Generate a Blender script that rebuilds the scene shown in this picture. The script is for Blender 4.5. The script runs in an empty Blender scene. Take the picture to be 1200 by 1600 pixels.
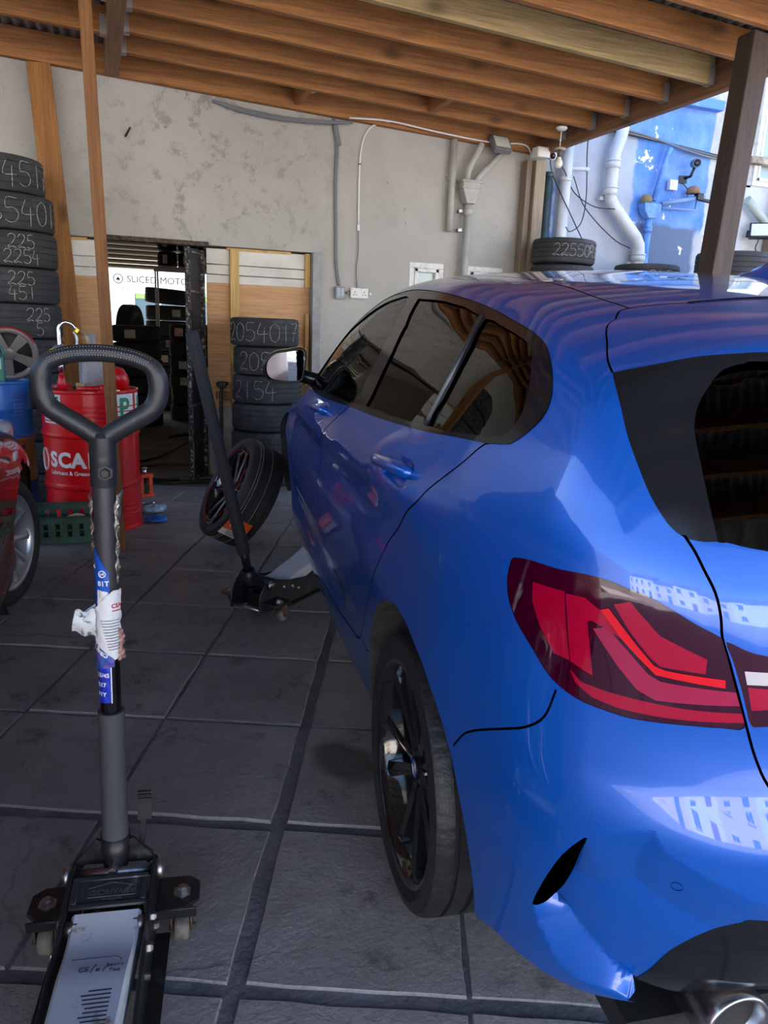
import bpy, bmesh, math, random
import numpy as np
from mathutils import Vector, Matrix, Euler
from mathutils.geometry import delaunay_2d_cdt
from math import sin, cos, pi, radians, sqrt, atan2, hypot

# ---------------------------------------------------------------- camera
SC = bpy.context.scene
COL = SC.collection
def make_camera():
    p, y, r = radians(13.78), radians(21.0), radians(2.2)
    fw = Vector((sin(y)*cos(p), cos(y)*cos(p), -sin(p)))
    rt = Vector((cos(y), -sin(y), 0)); up = rt.cross(fw)
    rt2 = rt*cos(r) + up*sin(r); up2 = up*cos(r) - rt*sin(r)
    cd = bpy.data.cameras.new('camera'); co = bpy.data.objects.new('camera', cd); COL.objects.link(co)
    m = Matrix((rt2, up2, -fw)).transposed().to_4x4(); m.translation = (0, 0, 1.328)
    co.matrix_world = m
    cd.sensor_fit = 'HORIZONTAL'; cd.sensor_width = 36; cd.lens = 36*1180/1200.0
    cd.clip_start = 0.02; cd.clip_end = 500
    SC.camera = co
make_camera()

# ---------------------------------------------------------------- light
SUN_EL, SUN_AZ = 52.0, 12.0          # azimuth from +Y (behind the shop wall) towards +X
def make_light():
    w = bpy.data.worlds.new('sky'); SC.world = w; w.use_nodes = True
    nt = w.node_tree; bg = nt.nodes['Background']
    sk = nt.nodes.new('ShaderNodeTexSky'); sk.sky_type = 'NISHITA'; sk.sun_disc = False
    sk.sun_elevation = radians(SUN_EL); sk.sun_rotation = radians(SUN_AZ)
    sk.air_density = 1.0; sk.dust_density = 1.5; sk.ozone_density = 1.0
    nt.links.new(sk.outputs[0], bg.inputs[0]); bg.inputs[1].default_value = 0.29
    sd = bpy.data.lights.new('sun', 'SUN'); sd.energy = 13; sd.angle = radians(0.6); sd.color = (1.0, 0.95, 0.87)
    so = bpy.data.objects.new('sun', sd); COL.objects.link(so)
    d = Vector((sin(radians(SUN_AZ))*cos(radians(SUN_EL)), cos(radians(SUN_AZ))*cos(radians(SUN_EL)), sin(radians(SUN_EL))))
    so.rotation_euler = d.to_track_quat('Z', 'Y').to_euler(); so.location = (0, 30, 40)
make_light()
SC.view_settings.view_transform = 'Standard'
try: SC.view_settings.look = 'None'
except Exception: pass
SC.view_settings.gamma = 1.0; SC.view_settings.use_curve_mapping = False
SC.view_settings.exposure = 1.58
SC.cycles.max_bounces = 10; SC.cycles.diffuse_bounces = 5; SC.cycles.transparent_max_bounces = 16
SC.cycles.caustics_reflective = False; SC.cycles.caustics_refractive = False
SC.cycles.sample_clamp_indirect = 6.0
SC.cycles.use_denoising = True

# ---------------------------------------------------------------- materials
def lin(h):
    h = h.lstrip('#'); c = [int(h[i:i+2], 16)/255 for i in (0, 2, 4)]
    return tuple(x/12.92 if x <= 0.04045 else ((x+0.055)/1.055)**2.4 for x in c) + (1,)
_M = {}
def mat(name, col, rough=0.5, metal=0.0, coat=0.0, noise=None, bump=0.0, bscale=40, spec=0.5, col2=None, nscale=6, wear=None, trans=0.0, emit=None, sheen=0):
    """Principled material; col2 mixes in by noise (dirt, grain), bump gives fine relief."""
    if name in _M: return _M[name]
    m = bpy.data.materials.new(name); m.use_nodes = True; _M[name] = m
    nt = m.node_tree; b = nt.nodes['Principled BSDF']
    col = lin(col) if isinstance(col, str) else tuple(col) + ((1,) if len(col) == 3 else ())
    b.inputs['Base Color'].default_value = col; b.inputs['Roughness'].default_value = rough
    b.inputs['Metallic'].default_value = metal; b.inputs['Coat Weight'].default_value = coat
    b.inputs['Coat Roughness'].default_value = 0.03
    b.inputs['Specular IOR Level'].default_value = spec
    if trans: b.inputs['Transmission Weight'].default_value = trans
    if emit:
        b.inputs['Emission Color'].default_value = lin(emit[0]); b.inputs['Emission Strength'].default_value = emit[1]
    if col2 or bump:
        tc = nt.nodes.new('ShaderNodeTexCoord')
    if col2:
        c2 = lin(col2) if isinstance(col2, str) else col2
        n = nt.nodes.new('ShaderNodeTexNoise'); n.inputs['Scale'].default_value = nscale; n.inputs['Detail'].default_value = 8
        n.inputs['Roughness'].default_value = 0.65
        nt.links.new(tc.outputs['Object'], n.inputs['Vector'])
        rp = nt.nodes.new('ShaderNodeValToRGB'); lo, hi = wear or (0.4, 0.68)
        rp.color_ramp.elements[0].position = lo; rp.color_ramp.elements[1].position = hi
        rp.color_ramp.elements[0].color = col; rp.color_ramp.elements[1].color = c2
        nt.links.new(n.outputs['Fac'], rp.inputs[0]); nt.links.new(rp.outputs[0], b.inputs['Base Color'])
    if bump:
        n = nt.nodes.new('ShaderNodeTexNoise'); n.inputs['Scale'].default_value = bscale; n.inputs['Detail'].default_value = 6
        nt.links.new(tc.outputs['Object'], n.inputs['Vector'])
        bp = nt.nodes.new('ShaderNodeBump'); bp.inputs['Strength'].default_value = bump; bp.inputs['Distance'].default_value = 0.01
        nt.links.new(n.outputs['Fac'], bp.inputs['Height']); nt.links.new(bp.outputs[0], b.inputs['Normal'])
    return m

# ---------------------------------------------------------------- mesh helpers
class MB:
    """collects shapes; build() links them as ONE mesh object"""
    def __init__(s): s.v = []; s.f = []; s.sm = []
    def add(s, vs, fs, smooth=False):
        o = len(s.v); s.v += [tuple(map(float, v)) for v in vs]
        for f in fs: s.f.append(tuple(i+o for i in f)); s.sm.append(smooth)
        return s
    def box(s, c, size, rot=None):
        hx, hy, hz = size[0]/2, size[1]/2, size[2]/2
        vs = [Vector((x, y, z)) for x in (-hx, hx) for y in (-hy, hy) for z in (-hz, hz)]
        if rot is not None:
            R = rot if isinstance(rot, Matrix) else Euler(rot).to_matrix()
            vs = [R @ v for v in vs]
        c = Vector(c)
        return s.add([v+c for v in vs], [(0,1,3,2),(4,6,7,5),(0,4,5,1),(2,3,7,6),(0,2,6,4),(1,5,7,3)])
    def beam(s, a, b, w, h, up=(0,0,1)):
        """rectangular bar from a to b, w across, h along up"""
        a, b = Vector(a), Vector(b); d = (b-a).normalized(); u = Vector(up); x = d.cross(u).normalized(); u = x.cross(d)
        vs = [p + x*sx*w/2 + u*sy*h/2 for p in (a, b) for sx, sy in ((-1,-1),(1,-1),(1,1),(-1,1))]
        return s.add(vs, [(3,2,1,0),(4,5,6,7),(0,1,5,4),(1,2,6,5),(2,3,7,6),(3,0,4,7)])
    def tube(s, pts, r, n=12, cap=True, closed=False):
        pts = [Vector(p) for p in pts]; N = len(pts)
        rs = r if isinstance(r, (list, tuple)) else [r]*N
        vs = []; prev = None
        for i, p in enumerate(pts):
            if closed: d = (pts[(i+1) % N]-pts[i-1]).normalized()
            else: d = ((pts[min(i+1, N-1)]-p).normalized() + (p-pts[max(i-1, 0)]).normalized()).normalized()
            if prev is None:
                t = Vector((0,0,1)) if abs(d.z) < 0.9 else Vector((1,0,0)); x = d.cross(t).normalized()
            else:
                x = prev - d*prev.dot(d); x = x.normalized() if x.length > 1e-6 else d.orthogonal().normalized()
            prev = x; y = d.cross(x)
            for k in range(n):
                a = 2*pi*k/n; vs.append(p + (x*cos(a) + y*sin(a))*rs[i])
        fs = []
        for i in range(N if closed else N-1):
            j = (i+1) % N
            for k in range(n): fs.append((i*n+k, i*n+(k+1) % n, j*n+(k+1) % n, j*n+k))
        s.add(vs, fs, True)
        if cap and not closed:
            o = len(s.v)-len(vs)
            s.f.append(tuple(o+k for k in reversed(range(n)))); s.sm.append(False)
            s.f.append(tuple(o+(N-1)*n+k for k in range(n))); s.sm.append(False)
        return s
    def cyl(s, a, b, r, n=20): return s.tube([a, b], r, n)
    def lathe(s, prof, n=48, M=None, smooth=True, a0=0.0, a1=2*pi):
        """prof: (radius, height) list revolved about local Z, then transformed by M"""
        M = M or Matrix.Identity(4); vs = []; full = abs(a1-a0-2*pi) < 1e-6
        cnt = n if full else n+1
        for k in range(cnt):
            a = a0+(a1-a0)*k/n
            for r, z in prof: vs.append(M @ Vector((r*cos(a), r*sin(a), z)))
        P = len(prof); fs = []
        for k in range(n):
            j = (k+1) % cnt
            for i in range(P-1): fs.append((k*P+i, j*P+i, j*P+i+1, k*P+i+1))
        return s.add(vs, fs, smooth)
    def prism(s, poly, z0, z1, M=None):
        M = M or Matrix.Identity(4); n = len(poly)
        ar = sum(poly[i][0]*poly[(i+1) % n][1]-poly[(i+1) % n][0]*poly[i][1] for i in range(n))
        if ar < 0: poly = poly[::-1]
        vs = [M @ Vector((p[0], p[1], z0)) for p in poly] + [M @ Vector((p[0], p[1], z1)) for p in poly]
        fs = [tuple(reversed(range(n))), tuple(range(n, 2*n))] + [(i, (i+1) % n, n+(i+1) % n, n+i) for i in range(n)]
        return s.add(vs, fs)
    def grid(s, fn, nu, nv, smooth=True):
        vs = [fn(i/nu, j/nv) for j in range(nv+1) for i in range(nu+1)]
        return s.add(vs, [(j*(nu+1)+i, j*(nu+1)+i+1, (j+1)*(nu+1)+i+1, (j+1)*(nu+1)+i) for j in range(nv) for i in range(nu)], smooth)
    def build(s, name, m, parent=None, bevel=0.0, seg=2, loc=None, rot=None, sharp=None):
        me = bpy.data.meshes.new(name); me.from_pydata(s.v, [], s.f); me.update()
        me.polygons.foreach_set('use_smooth', s.sm if not bevel else [True]*len(s.f))
        if sharp or bevel: me.set_sharp_from_angle(angle=radians(sharp or 35))
        if m: me.materials.append(m)
        return link(name, me, parent, bevel, seg, loc, rot)
def link(name, me, parent=None, bevel=0.0, seg=2, loc=None, rot=None):
    o = bpy.data.objects.new(name, me); COL.objects.link(o)
    if parent: o.parent = parent
    if loc is not None: o.location = loc
    if rot is not None: o.rotation_euler = rot
    if bevel:
        b = o.modifiers.new('bevel', 'BEVEL'); b.width = bevel; b.segments = seg; b.limit_method = 'ANGLE'; b.angle_limit = radians(35)
    return o
def tag(o, label=None, cat=None, group=None, kind=None):
    if label: o['label'] = label
    if cat: o['category'] = cat
    if group: o['group'] = group
    if kind: o['kind'] = kind
    return o
def empty(name, loc=(0,0,0), rot=(0,0,0), label=None, cat=None, group=None, kind=None):
    o = bpy.data.objects.new(name, None); COL.objects.link(o); o.location = loc; o.rotation_euler = rot
    o.empty_display_size = 0.1
    return tag(o, label, cat, group, kind)
def kids(o): return [c for c in bpy.data.objects if c.parent == o]
def copy_tree(o, parent=None, label=None):
    c = o.copy(); COL.objects.link(c)
    if parent: c.parent = parent
    if label: c['label'] = label
    for ch in kids(o): copy_tree(ch, c)
    return c
def arc(c, r, a0, a1, n, plane='xz'):
    out = []
    for i in range(n+1):
        a = a0+(a1-a0)*i/n; x, y = r*cos(a), r*sin(a)
        out.append(Vector((c[0]+x, c[1], c[2]+y)) if plane == 'xz' else Vector((c[0]+x, c[1]+y, c[2])) if plane == 'xy' else Vector((c[0], c[1]+x, c[2]+y)))
    return out
def smooth_poly(pts, n=6, closed=False):
    """Catmull-Rom resample of a point list (2D or 3D)"""
    P = [np.array(p, float) for p in pts]; N = len(P); out = []
    for i in range(N if closed else N-1):
        p1, p2 = P[i], P[(i+1) % N]
        p0 = P[i-1] if (closed or i > 0) else p1*2-p2
        p3 = P[(i+2) % N] if (closed or i+2 < N) else p2*2-p1
        for k in range(n):
            t = k/n
            out.append(0.5*(2*p1+(p2-p0)*t+(2*p0-5*p1+4*p2-p3)*t*t+(3*p1-p0-3*p2+p3)*t**3))
    if not closed: out.append(P[-1])
    return out
# ================================================================ setting
random.seed(7); RNG = random.Random(11)
def nodes(m): return m.node_tree, m.node_tree.nodes['Principled BSDF']
def math_node(nt, op, a, b=None):
    n = nt.nodes.new('ShaderNodeMath'); n.operation = op
    for i, x in enumerate((a, b)):
        if x is None: continue
        if isinstance(x, (int, float)): n.inputs[i].default_value = x
        else: nt.links.new(x, n.inputs[i])
    return n.outputs[0]
def mix_col(nt, fac, a, b):
    n = nt.nodes.new('ShaderNodeMix'); n.data_type = 'RGBA'
    if isinstance(fac, (int, float)): n.inputs[0].default_value = fac
    else: nt.links.new(fac, n.inputs[0])
    for i, x in ((6, a), (7, b)):
        if isinstance(x, (tuple, list)): n.inputs[i].default_value = x
        else: nt.links.new(x, n.inputs[i])
    return n.outputs[2]
def noise_node(nt, vec, scale, detail=6, rough=.6, lo=.4, hi=.6):
    n = nt.nodes.new('ShaderNodeTexNoise'); n.inputs['Scale'].default_value = scale; n.inputs['Detail'].default_value = detail; n.inputs['Roughness'].default_value = rough
    nt.links.new(vec, n.inputs['Vector'])
    r = nt.nodes.new('ShaderNodeMapRange'); r.inputs[1].default_value = lo; r.inputs[2].default_value = hi; nt.links.new(n.outputs['Fac'], r.inputs[0])
    return r.outputs[0]
def band(nt, x, lo, hi, soft=.02):
    a = nt.nodes.new('ShaderNodeMapRange'); a.inputs[1].default_value = lo-soft; a.inputs[2].default_value = lo+soft; nt.links.new(x, a.inputs[0])
    b = nt.nodes.new('ShaderNodeMapRange'); b.inputs[1].default_value = hi+soft; b.inputs[2].default_value = hi-soft; nt.links.new(x, b.inputs[0])
    return math_node(nt, 'MULTIPLY', a.outputs[0], b.outputs[0])
def bump_to(nt, b, height, strength=.3, dist=.01):
    n = nt.nodes.new('ShaderNodeBump'); n.inputs['Strength'].default_value = strength; n.inputs['Distance'].default_value = dist
    nt.links.new(height, n.inputs['Height']); nt.links.new(n.outputs[0], b.inputs['Normal'])
def wood(name, c1, c2, axis=0, rough=.65, knots=True, scale=1.0):
    """sawn timber, grain along the given object axis"""
    if name in _M: return _M[name]
    m = mat(name, c1, rough); nt, b = nodes(m)
    tc = nt.nodes.new('ShaderNodeTexCoord'); mp = nt.nodes.new('ShaderNodeMapping'); nt.links.new(tc.outputs['Object'], mp.inputs[0])
    s = [9*scale, 9*scale, 9*scale]; s[axis] = .55*scale; mp.inputs['Scale'].default_value = s
    g = noise_node(nt, mp.outputs[0], 3.0, 9, .62, .33, .70)
    mp2 = nt.nodes.new('ShaderNodeMapping'); nt.links.new(tc.outputs['Object'], mp2.inputs[0]); s2 = [30, 30, 30]; s2[axis] = 1.2; mp2.inputs['Scale'].default_value = s2
    f = noise_node(nt, mp2.outputs[0], 3.0, 6, .6, .35, .65)
    col = mix_col(nt, g, lin(c1), lin(c2)); dk = tuple(x*.45 for x in lin(c1)[:3])+(1,)
    col = mix_col(nt, math_node(nt, 'MULTIPLY', f, .55), col, dk)
    if knots:
        mp3 = nt.nodes.new('ShaderNodeMapping'); nt.links.new(tc.outputs['Object'], mp3.inputs[0]); s3 = [5.0, 5.0, 5.0]; s3[axis] = 2.4; s3[0 if axis == 1 else 1] = .4; mp3.inputs['Scale'].default_value = s3
        v = nt.nodes.new('ShaderNodeTexVoronoi'); v.inputs['Scale'].default_value = 1.0; nt.links.new(mp3.outputs[0], v.inputs['Vector'])
        r = nt.nodes.new('ShaderNodeMapRange'); r.inputs[1].default_value = .24; r.inputs[2].default_value = .07; nt.links.new(v.outputs['Distance'], r.inputs[0])
        col = mix_col(nt, math_node(nt, 'MULTIPLY', r.outputs[0], .75), col, tuple(x*.25 for x in lin(c1)[:3])+(1,))
    nt.links.new(col, b.inputs['Base Color']); bump_to(nt, b, f, .25, .004)
    return m
W_JOIST = wood('orange stained joist timber', '#96602f', '#bd8448', 0)
W_PALE = wood('pale weathered joist timber', '#a88d58', '#c4ac7a', 0)
W_BEAM = wood('brown beam timber', '#835c3e', '#a1734c', 1)
W_POST = wood('brown post timber', '#7a4c26', '#94642f', 2)
W_POSTD = wood('dark grey brown post timber', '#3f322b', '#54433a', 2, knots=False)
W_PLANK = wood('knotty orange plank', '#8f5c27', '#b47a3a', 2)
W_NEW = wood('new yellow batten', '#c9a25a', '#dcbc7c', 2)
W_GREY = wood('greyed edge timber', '#8a7a66', '#a8977c', 2)

def wall_grey():
    m = mat('grey painted render', '#a9a8a2', .85); nt, b = nodes(m)
    tc = nt.nodes.new('ShaderNodeTexCoord'); V = tc.outputs['Object']
    big = noise_node(nt, V, 1.1, 6, .6, .35, .7)
    col = mix_col(nt, big, lin('#b2b0a9'), lin('#a19f98'))
    mid = noise_node(nt, V, 6.5, 10, .75, .53, .60)
    sp = nt.nodes.new('ShaderNodeSeparateXYZ'); nt.links.new(V, sp.inputs[0])
    up = band(nt, sp.outputs[2], 1.95, 4.0, .25); xl = band(nt, sp.outputs[0], .15, 1.7, .5)
    st = math_node(nt, 'MULTIPLY', math_node(nt, 'MULTIPLY', up, xl), mid)
    col = mix_col(nt, math_node(nt, 'MULTIPLY', st, .55), col, lin('#78756c'))                 # blistered patch over the doorway
    fl = noise_node(nt, V, 16, 4, .6, .69, .72)
    col = mix_col(nt, math_node(nt, 'MULTIPLY', fl, .6), col, lin('#77746c'))
    nt.links.new(col, b.inputs['Base Color'])
    h = noise_node(nt, V, 26, 8, .7, .2, .8); h2 = math_node(nt, 'ADD', math_node(nt, 'MULTIPLY', h, .5), math_node(nt, 'MULTIPLY', mid, .6))
    bump_to(nt, b, h2, .35, .012)
    return m
def wall_yard():
    m = mat('peeling white and blue render', '#c9ccd2', .85); nt, b = nodes(m)
    tc = nt.nodes.new('ShaderNodeTexCoord'); V = tc.outputs['Object']
    ns = nt.nodes.new('ShaderNodeTexNoise'); ns.inputs['Scale'].default_value = 4.0; ns.inputs['Detail'].default_value = 8; nt.links.new(V, ns.inputs['Vector'])
    sp = nt.nodes.new('ShaderNodeSeparateXYZ'); nt.links.new(V, sp.inputs[0])
    wob = math_node(nt, 'MULTIPLY', math_node(nt, 'SUBTRACT', ns.outputs['Fac'], .5), .16)
    X = math_node(nt, 'ADD', sp.outputs[0], wob); Z = math_node(nt, 'ADD', sp.outputs[2], wob)
    col = mix_col(nt, noise_node(nt, V, 1.3, 6, .6, .35, .7), lin('#b2b8c4'), lin('#9fa7b5'))
    blue = math_node(nt, 'MAXIMUM', math_node(nt, 'MULTIPLY', band(nt, X, 5.02, 5.93, .015), band(nt, Z, 2.40, 3.62, .015)), math_node(nt, 'MULTIPLY', band(nt, X, 3.95, 5.93, .015), band(nt, Z, 3.24, 3.62, .015)))
    bc = mix_col(nt, noise_node(nt, V, 3.0, 8, .7, .35, .75), lin('#4f80cc'), lin('#86abdf'))
    col = mix_col(nt, blue, col, bc)
    grey = math_node(nt, 'MULTIPLY', band(nt, X, 5.10, 5.86, .03), band(nt, Z, .3, 2.43, .02))
    col = mix_col(nt, grey, col, lin('#5f6f8c'))
    wl = band(nt, X, 5.93, 12., .01); wc = mix_col(nt, noise_node(nt, V, 2.4, 8, .7, .42, .72), lin('#c0c1c4'), lin('#a09c95'))
    col = mix_col(nt, wl, col, wc)
    blk = math_node(nt, 'MULTIPLY', noise_node(nt, V, 3.2, 10, .75, .57, .66), band(nt, X, 5.85, 12, .2)); blk = math_node(nt, 'MULTIPLY', blk, band(nt, Z, 3.0, 6.0, .3))
    col = mix_col(nt, math_node(nt, 'MULTIPLY', blk, .8), col, lin('#6e655c'))                # damp staining above the ledge
    fl = math_node(nt, 'MULTIPLY', noise_node(nt, V, 5.5, 5, .6, .66, .675), band(nt, X, 5.0, 6.2, .02))
    col = mix_col(nt, fl, col, lin('#e6e4df'))                                                # flaked spots
    nt.links.new(col, b.inputs['Base Color']); bump_to(nt, b, noise_node(nt, V, 22, 8, .7, .2, .8), .4, .012)
    return m
M_GREY, M_YARD = wall_grey(), wall_yard()
def S(o, kind='structure'): o['kind'] = kind; return o
WY = 6.6
def build_walls():
    # back wall of the covered bay, with the wide shop opening
    b = MB()
    for x0, x1, z0, z1 in ((-6.0, -.50, 0, 5.6), (1.86, 2.69, 0, 5.6), (-.50, 1.86, 1.92, 5.6), (2.69, 3.03, 1.905, 5.6), (3.03, 3.25, 0, 5.6), (3.25, 3.64, 1.905, 5.6), (3.64, 3.92, 0, 5.6), (2.69, 3.03, 0, 1.45), (3.25, 3.64, 0, 1.45)):
        b.box(((x0+x1)/2, WY+.11, (z0+z1)/2), (x1-x0, .22, z1-z0))
    S(b.build('wall_back', M_GREY))
    b = MB()
    b.box((7.9, WY+.13, 1.45), (7.96, .22, 2.9)); b.box((5.17, WY+.13, 4.25), (2.5, .22, 2.7)); b.box((9.6, WY+.13, 4.25), (4.56, .22, 2.7)); b.box((6.9, WY+.13, 5.2), (.96, .22, .8)); b.box((6.45, WY+.13, 3.03), (.10, .22, .3)); b.box((7.1, WY+.13, 3.03), (.5, .22, .3))
    w = S(b.build('wall_right', M_YARD))
    # projecting ledge above the blue patch, and a paler one under the far window
    MB().box((5.05, WY-.02, 3.57), (1.8, .10, .09)).build('trim_5', mat('blue painted ledge', '#5f8fd6', .8, col2='#b7b2a6', nscale=7, wear=(.55, .7)), None, bevel=.008)['kind'] = 'structure'
    MB().box((6.93, WY-.02, 3.13), (1.1, .12, .07)).build('trim_6', mat('weathered stone sill', '#b5aa98', .9, col2='#7d6f5e', nscale=8), None, bevel=.008)['kind'] = 'structure'
    # side wall left of the bay, and the shop room behind the back wall
    S(MB().box((-9.6, 0, 1.5), (.2, 13.0, 3.0)).build('wall_left', mat('far side render', '#b9b7b0', .9, bump=.3)))
    shop = mat('shop wall paint', '#c4c0b8', .9, bump=.2)
    S(MB().box((-3.0, 10.0, 1.4), (.15, 6.4, 2.8)).build('wall_shop_left', shop)); S(MB().box((3.9, 10.0, 1.4), (.15, 6.4, 2.8)).build('wall_shop_right', shop))
    b = MB(); b.box((-1.5, 13.1, 1.4), (3.0, .2, 2.8)).box((2.95, 13.1, 1.4), (2.0, .2, 2.8)).box((1.0, 13.1, 2.68), (2.2, .2, .3))
    S(b.build('wall_shop_front', shop))
    S(MB().box((.45, 9.9, 2.62), (7.0, 6.5, .12)).build('ceiling_shop', mat('shop ceiling', '#6f6a62', .9)))
    # upper floor and roof slope of the shop building
    S(MB().box((0.5, 9.9, 4.1), (12.0, 6.4, 3.0)).build('wall_upper', mat('upper storey render', '#b8b5ac', .9)))
build_walls()

# ---------------------------------------------------------------- floor: concrete slabs laid on a grid
def slab_material():
    m = mat('oil stained concrete', '#4b494b', .8); nt, b = nodes(m)
    tc = nt.nodes.new('ShaderNodeTexCoord'); V = tc.outputs['Object']
    g = nt.nodes.new('ShaderNodeNewGeometry'); P = g.outputs['Position']
    col = mix_col(nt, noise_node(nt, P, 1.7, 8, .65, .3, .72), lin('#a3a0a2'), lin('#7a7778'))
    col = mix_col(nt, math_node(nt, 'MULTIPLY', noise_node(nt, P, 5.0, 8, .7, .56, .66), .55), col, lin('#2c2a2e'))      # oil spots
    col = mix_col(nt, math_node(nt, 'MULTIPLY', noise_node(nt, P, 60, 4, .6, .60, .68), .22), col, lin('#8d8a87'))       # grit
    # hairline cracks running through the slabs, and one old oil patch
    ns = nt.nodes.new('ShaderNodeTexNoise'); ns.inputs['Scale'].default_value = 3.0; ns.inputs['Detail'].default_value = 6; nt.links.new(P, ns.inputs['Vector'])
    va = nt.nodes.new('ShaderNodeVectorMath'); va.operation = 'MULTIPLY_ADD'; nt.links.new(ns.outputs['Color'], va.inputs[0]); va.inputs[1].default_value = (.35, .35, 0); nt.links.new(P, va.inputs[2])
    vo = nt.nodes.new('ShaderNodeTexVoronoi'); vo.feature = 'DISTANCE_TO_EDGE'; vo.inputs['Scale'].default_value = 1.15; nt.links.new(va.outputs[0], vo.inputs['Vector'])
    ck = nt.nodes.new('ShaderNodeMapRange'); ck.inputs[1].default_value = .007; ck.inputs[2].default_value = .002; nt.links.new(vo.outputs['Distance'], ck.inputs[0])
    col = mix_col(nt, math_node(nt, 'MULTIPLY', math_node(nt, 'MULTIPLY', ck.outputs[0], noise_node(nt, P, 1.1, 3, .5, .42, .62)), .5), col, lin('#262427'))
    dv = nt.nodes.new('ShaderNodeVectorMath'); dv.operation = 'DISTANCE'; nt.links.new(va.outputs[0], dv.inputs[0]); dv.inputs[1].default_value = (.66+.175, 2.02+.175, 0)
    op = nt.nodes.new('ShaderNodeMapRange'); op.inputs[1].default_value = .14; op.inputs[2].default_value = .09; nt.links.new(dv.outputs['Value'], op.inputs[0])
    col = mix_col(nt, math_node(nt, 'MULTIPLY', op.outputs[0], .7), col, lin('#232225'))
    nt.links.new(col, b.inputs['Base Color'])
    r = nt.nodes.new('ShaderNodeMapRange'); r.inputs[3].default_value = .55; r.inputs[4].default_value = .9; nt.links.new(noise_node(nt, P, 4, 6, .6, .35, .65), r.inputs[0]); nt.links.new(r.outputs[0], b.inputs['Roughness'])
    h = math_node(nt, 'ADD', math_node(nt, 'MULTIPLY', noise_node(nt, P, 9, 10, .72, .2, .8), 1.0), math_node(nt, 'MULTIPLY', noise_node(nt, P, 70, 4, .6, .2, .8), .25))
    bump_to(nt, b, h, .75, .012)
    return m
M_SLAB = slab_material()
def build_floor():
    fl = S(MB().box((0.5, 2.5, -.083), (12, 15, .15)).build('floor', mat('dark joint filler', '#6b696a', .95, col2='#858284', nscale=6, bump=.6, bscale=50)))
    yw = radians(22.7); a = Vector((sin(yw), cos(yw), 0)); bb = Vector((cos(yw), -sin(yw), 0))
    R = Matrix((bb, a, Vector((0, 0, 1)))).transposed()
    def slab_mesh(k):
        r = random.Random(k); w, l, h = .474, .518, .06; n = 5; top = []
        # four sides with slightly chipped edges, worn rounded rim
        cs = [(-w/2, -l/2), (w/2, -l/2), (w/2, l/2), (-w/2, l/2)]; ring = []
        for i in range(4):
            p, q = cs[i], cs[(i+1) % 4]
            for j in range(n): t = j/n; ring.append((p[0]+(q[0]-p[0])*t+r.uniform(-.004, .004), p[1]+(q[1]-p[1])*t+r.uniform(-.004, .004)))
        N = len(ring); vs = [(x, y, -h) for x, y in ring]+[(x, y, -.009) for x, y in ring]+[(x*.985, y*.985, 0) for x, y in ring]+[(0, 0, r.uniform(-.002, .002))]
        fs = []
        for k2 in range(2):
            for i in range(N): fs.append((k2*N+i, k2*N+(i+1) % N, (k2+1)*N+(i+1) % N, (k2+1)*N+i))
        for i in range(N): fs.append((2*N+i, 2*N+(i+1) % N, 3*N))
        me = bpy.data.meshes.new('slab'); me.from_pydata(vs, [], fs); me.materials.append(M_SLAB); return me
    meshes = [slab_mesh(k) for k in range(6)]; cnt = 0
    for i in range(-8, 12):
        for j in range(-4, 13):
            cb, ca = -.55+.482*i, 1.52+.526*j
            p = bb*cb+a*ca; gx = {0: (-.007, .97), 1: (.007, .97)}.get(i, (0, 1-.012*RNG.random())); gy = {0: (0, .945), 1: (.006, .972), -1: (-.006, .972), 2: (0, .975)}.get(j, (0, 1-.010*RNG.random())); p = p+bb*gx[0]+a*gy[0]
            if not (-4.3 < p.x < 5.6 and -.9 < p.y < 6.55): continue
            if p.y > 6.25 and -.6 < p.x < 1.9: continue
            if cnt >= 290: continue
            o = link('slab', RNG.choice(meshes), fl); cnt += 1
            M = R.to_4x4(); M.translation = p+Vector((0, 0, RNG.uniform(-.0035, .001))); o.matrix_world = M @ Matrix.Rotation(RNG.choice((0, pi)), 4, 'Z') @ Matrix.Rotation(RNG.uniform(-.003, .003), 4, 'X') @ Matrix.Diagonal((gx[1], gy[1], 1, 1))
    S(MB().box((.45, 10.0, -.02), (6.8, 6.9, .045)).build('floor_shop', mat('shop concrete floor', '#a39a8d', .7, col2='#7d756b', nscale=3, bump=.3)))
    # road and pavement outside, behind the camera and beyond the shop front
    S(MB().box((0, -16.5, -.10), (70, 24.0, .12)).build('floor_road', mat('sunlit tarmac', '#8d8a92', .9, col2='#77757c', nscale=.5, bump=.4)))
    S(MB().box((0, -3.2, -.045), (70, 3.2, .07)).build('floor_pavement', mat('pale pavement', '#b9aeb0', .9, col2='#a39a9c', nscale=1.5)))
    S(MB().box((0, 24, -.10), (60, 21.7, .12)).build('floor_street', mat('sunlit tarmac', '#8d8a92', .9)))
    S(MB().box((13, 2.0, -.06), (14.8, 9.4, .08)).build('floor_yard', mat('yard concrete', '#77757a', .9, col2='#605e62', nscale=1.2)))
build_floor()

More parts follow.
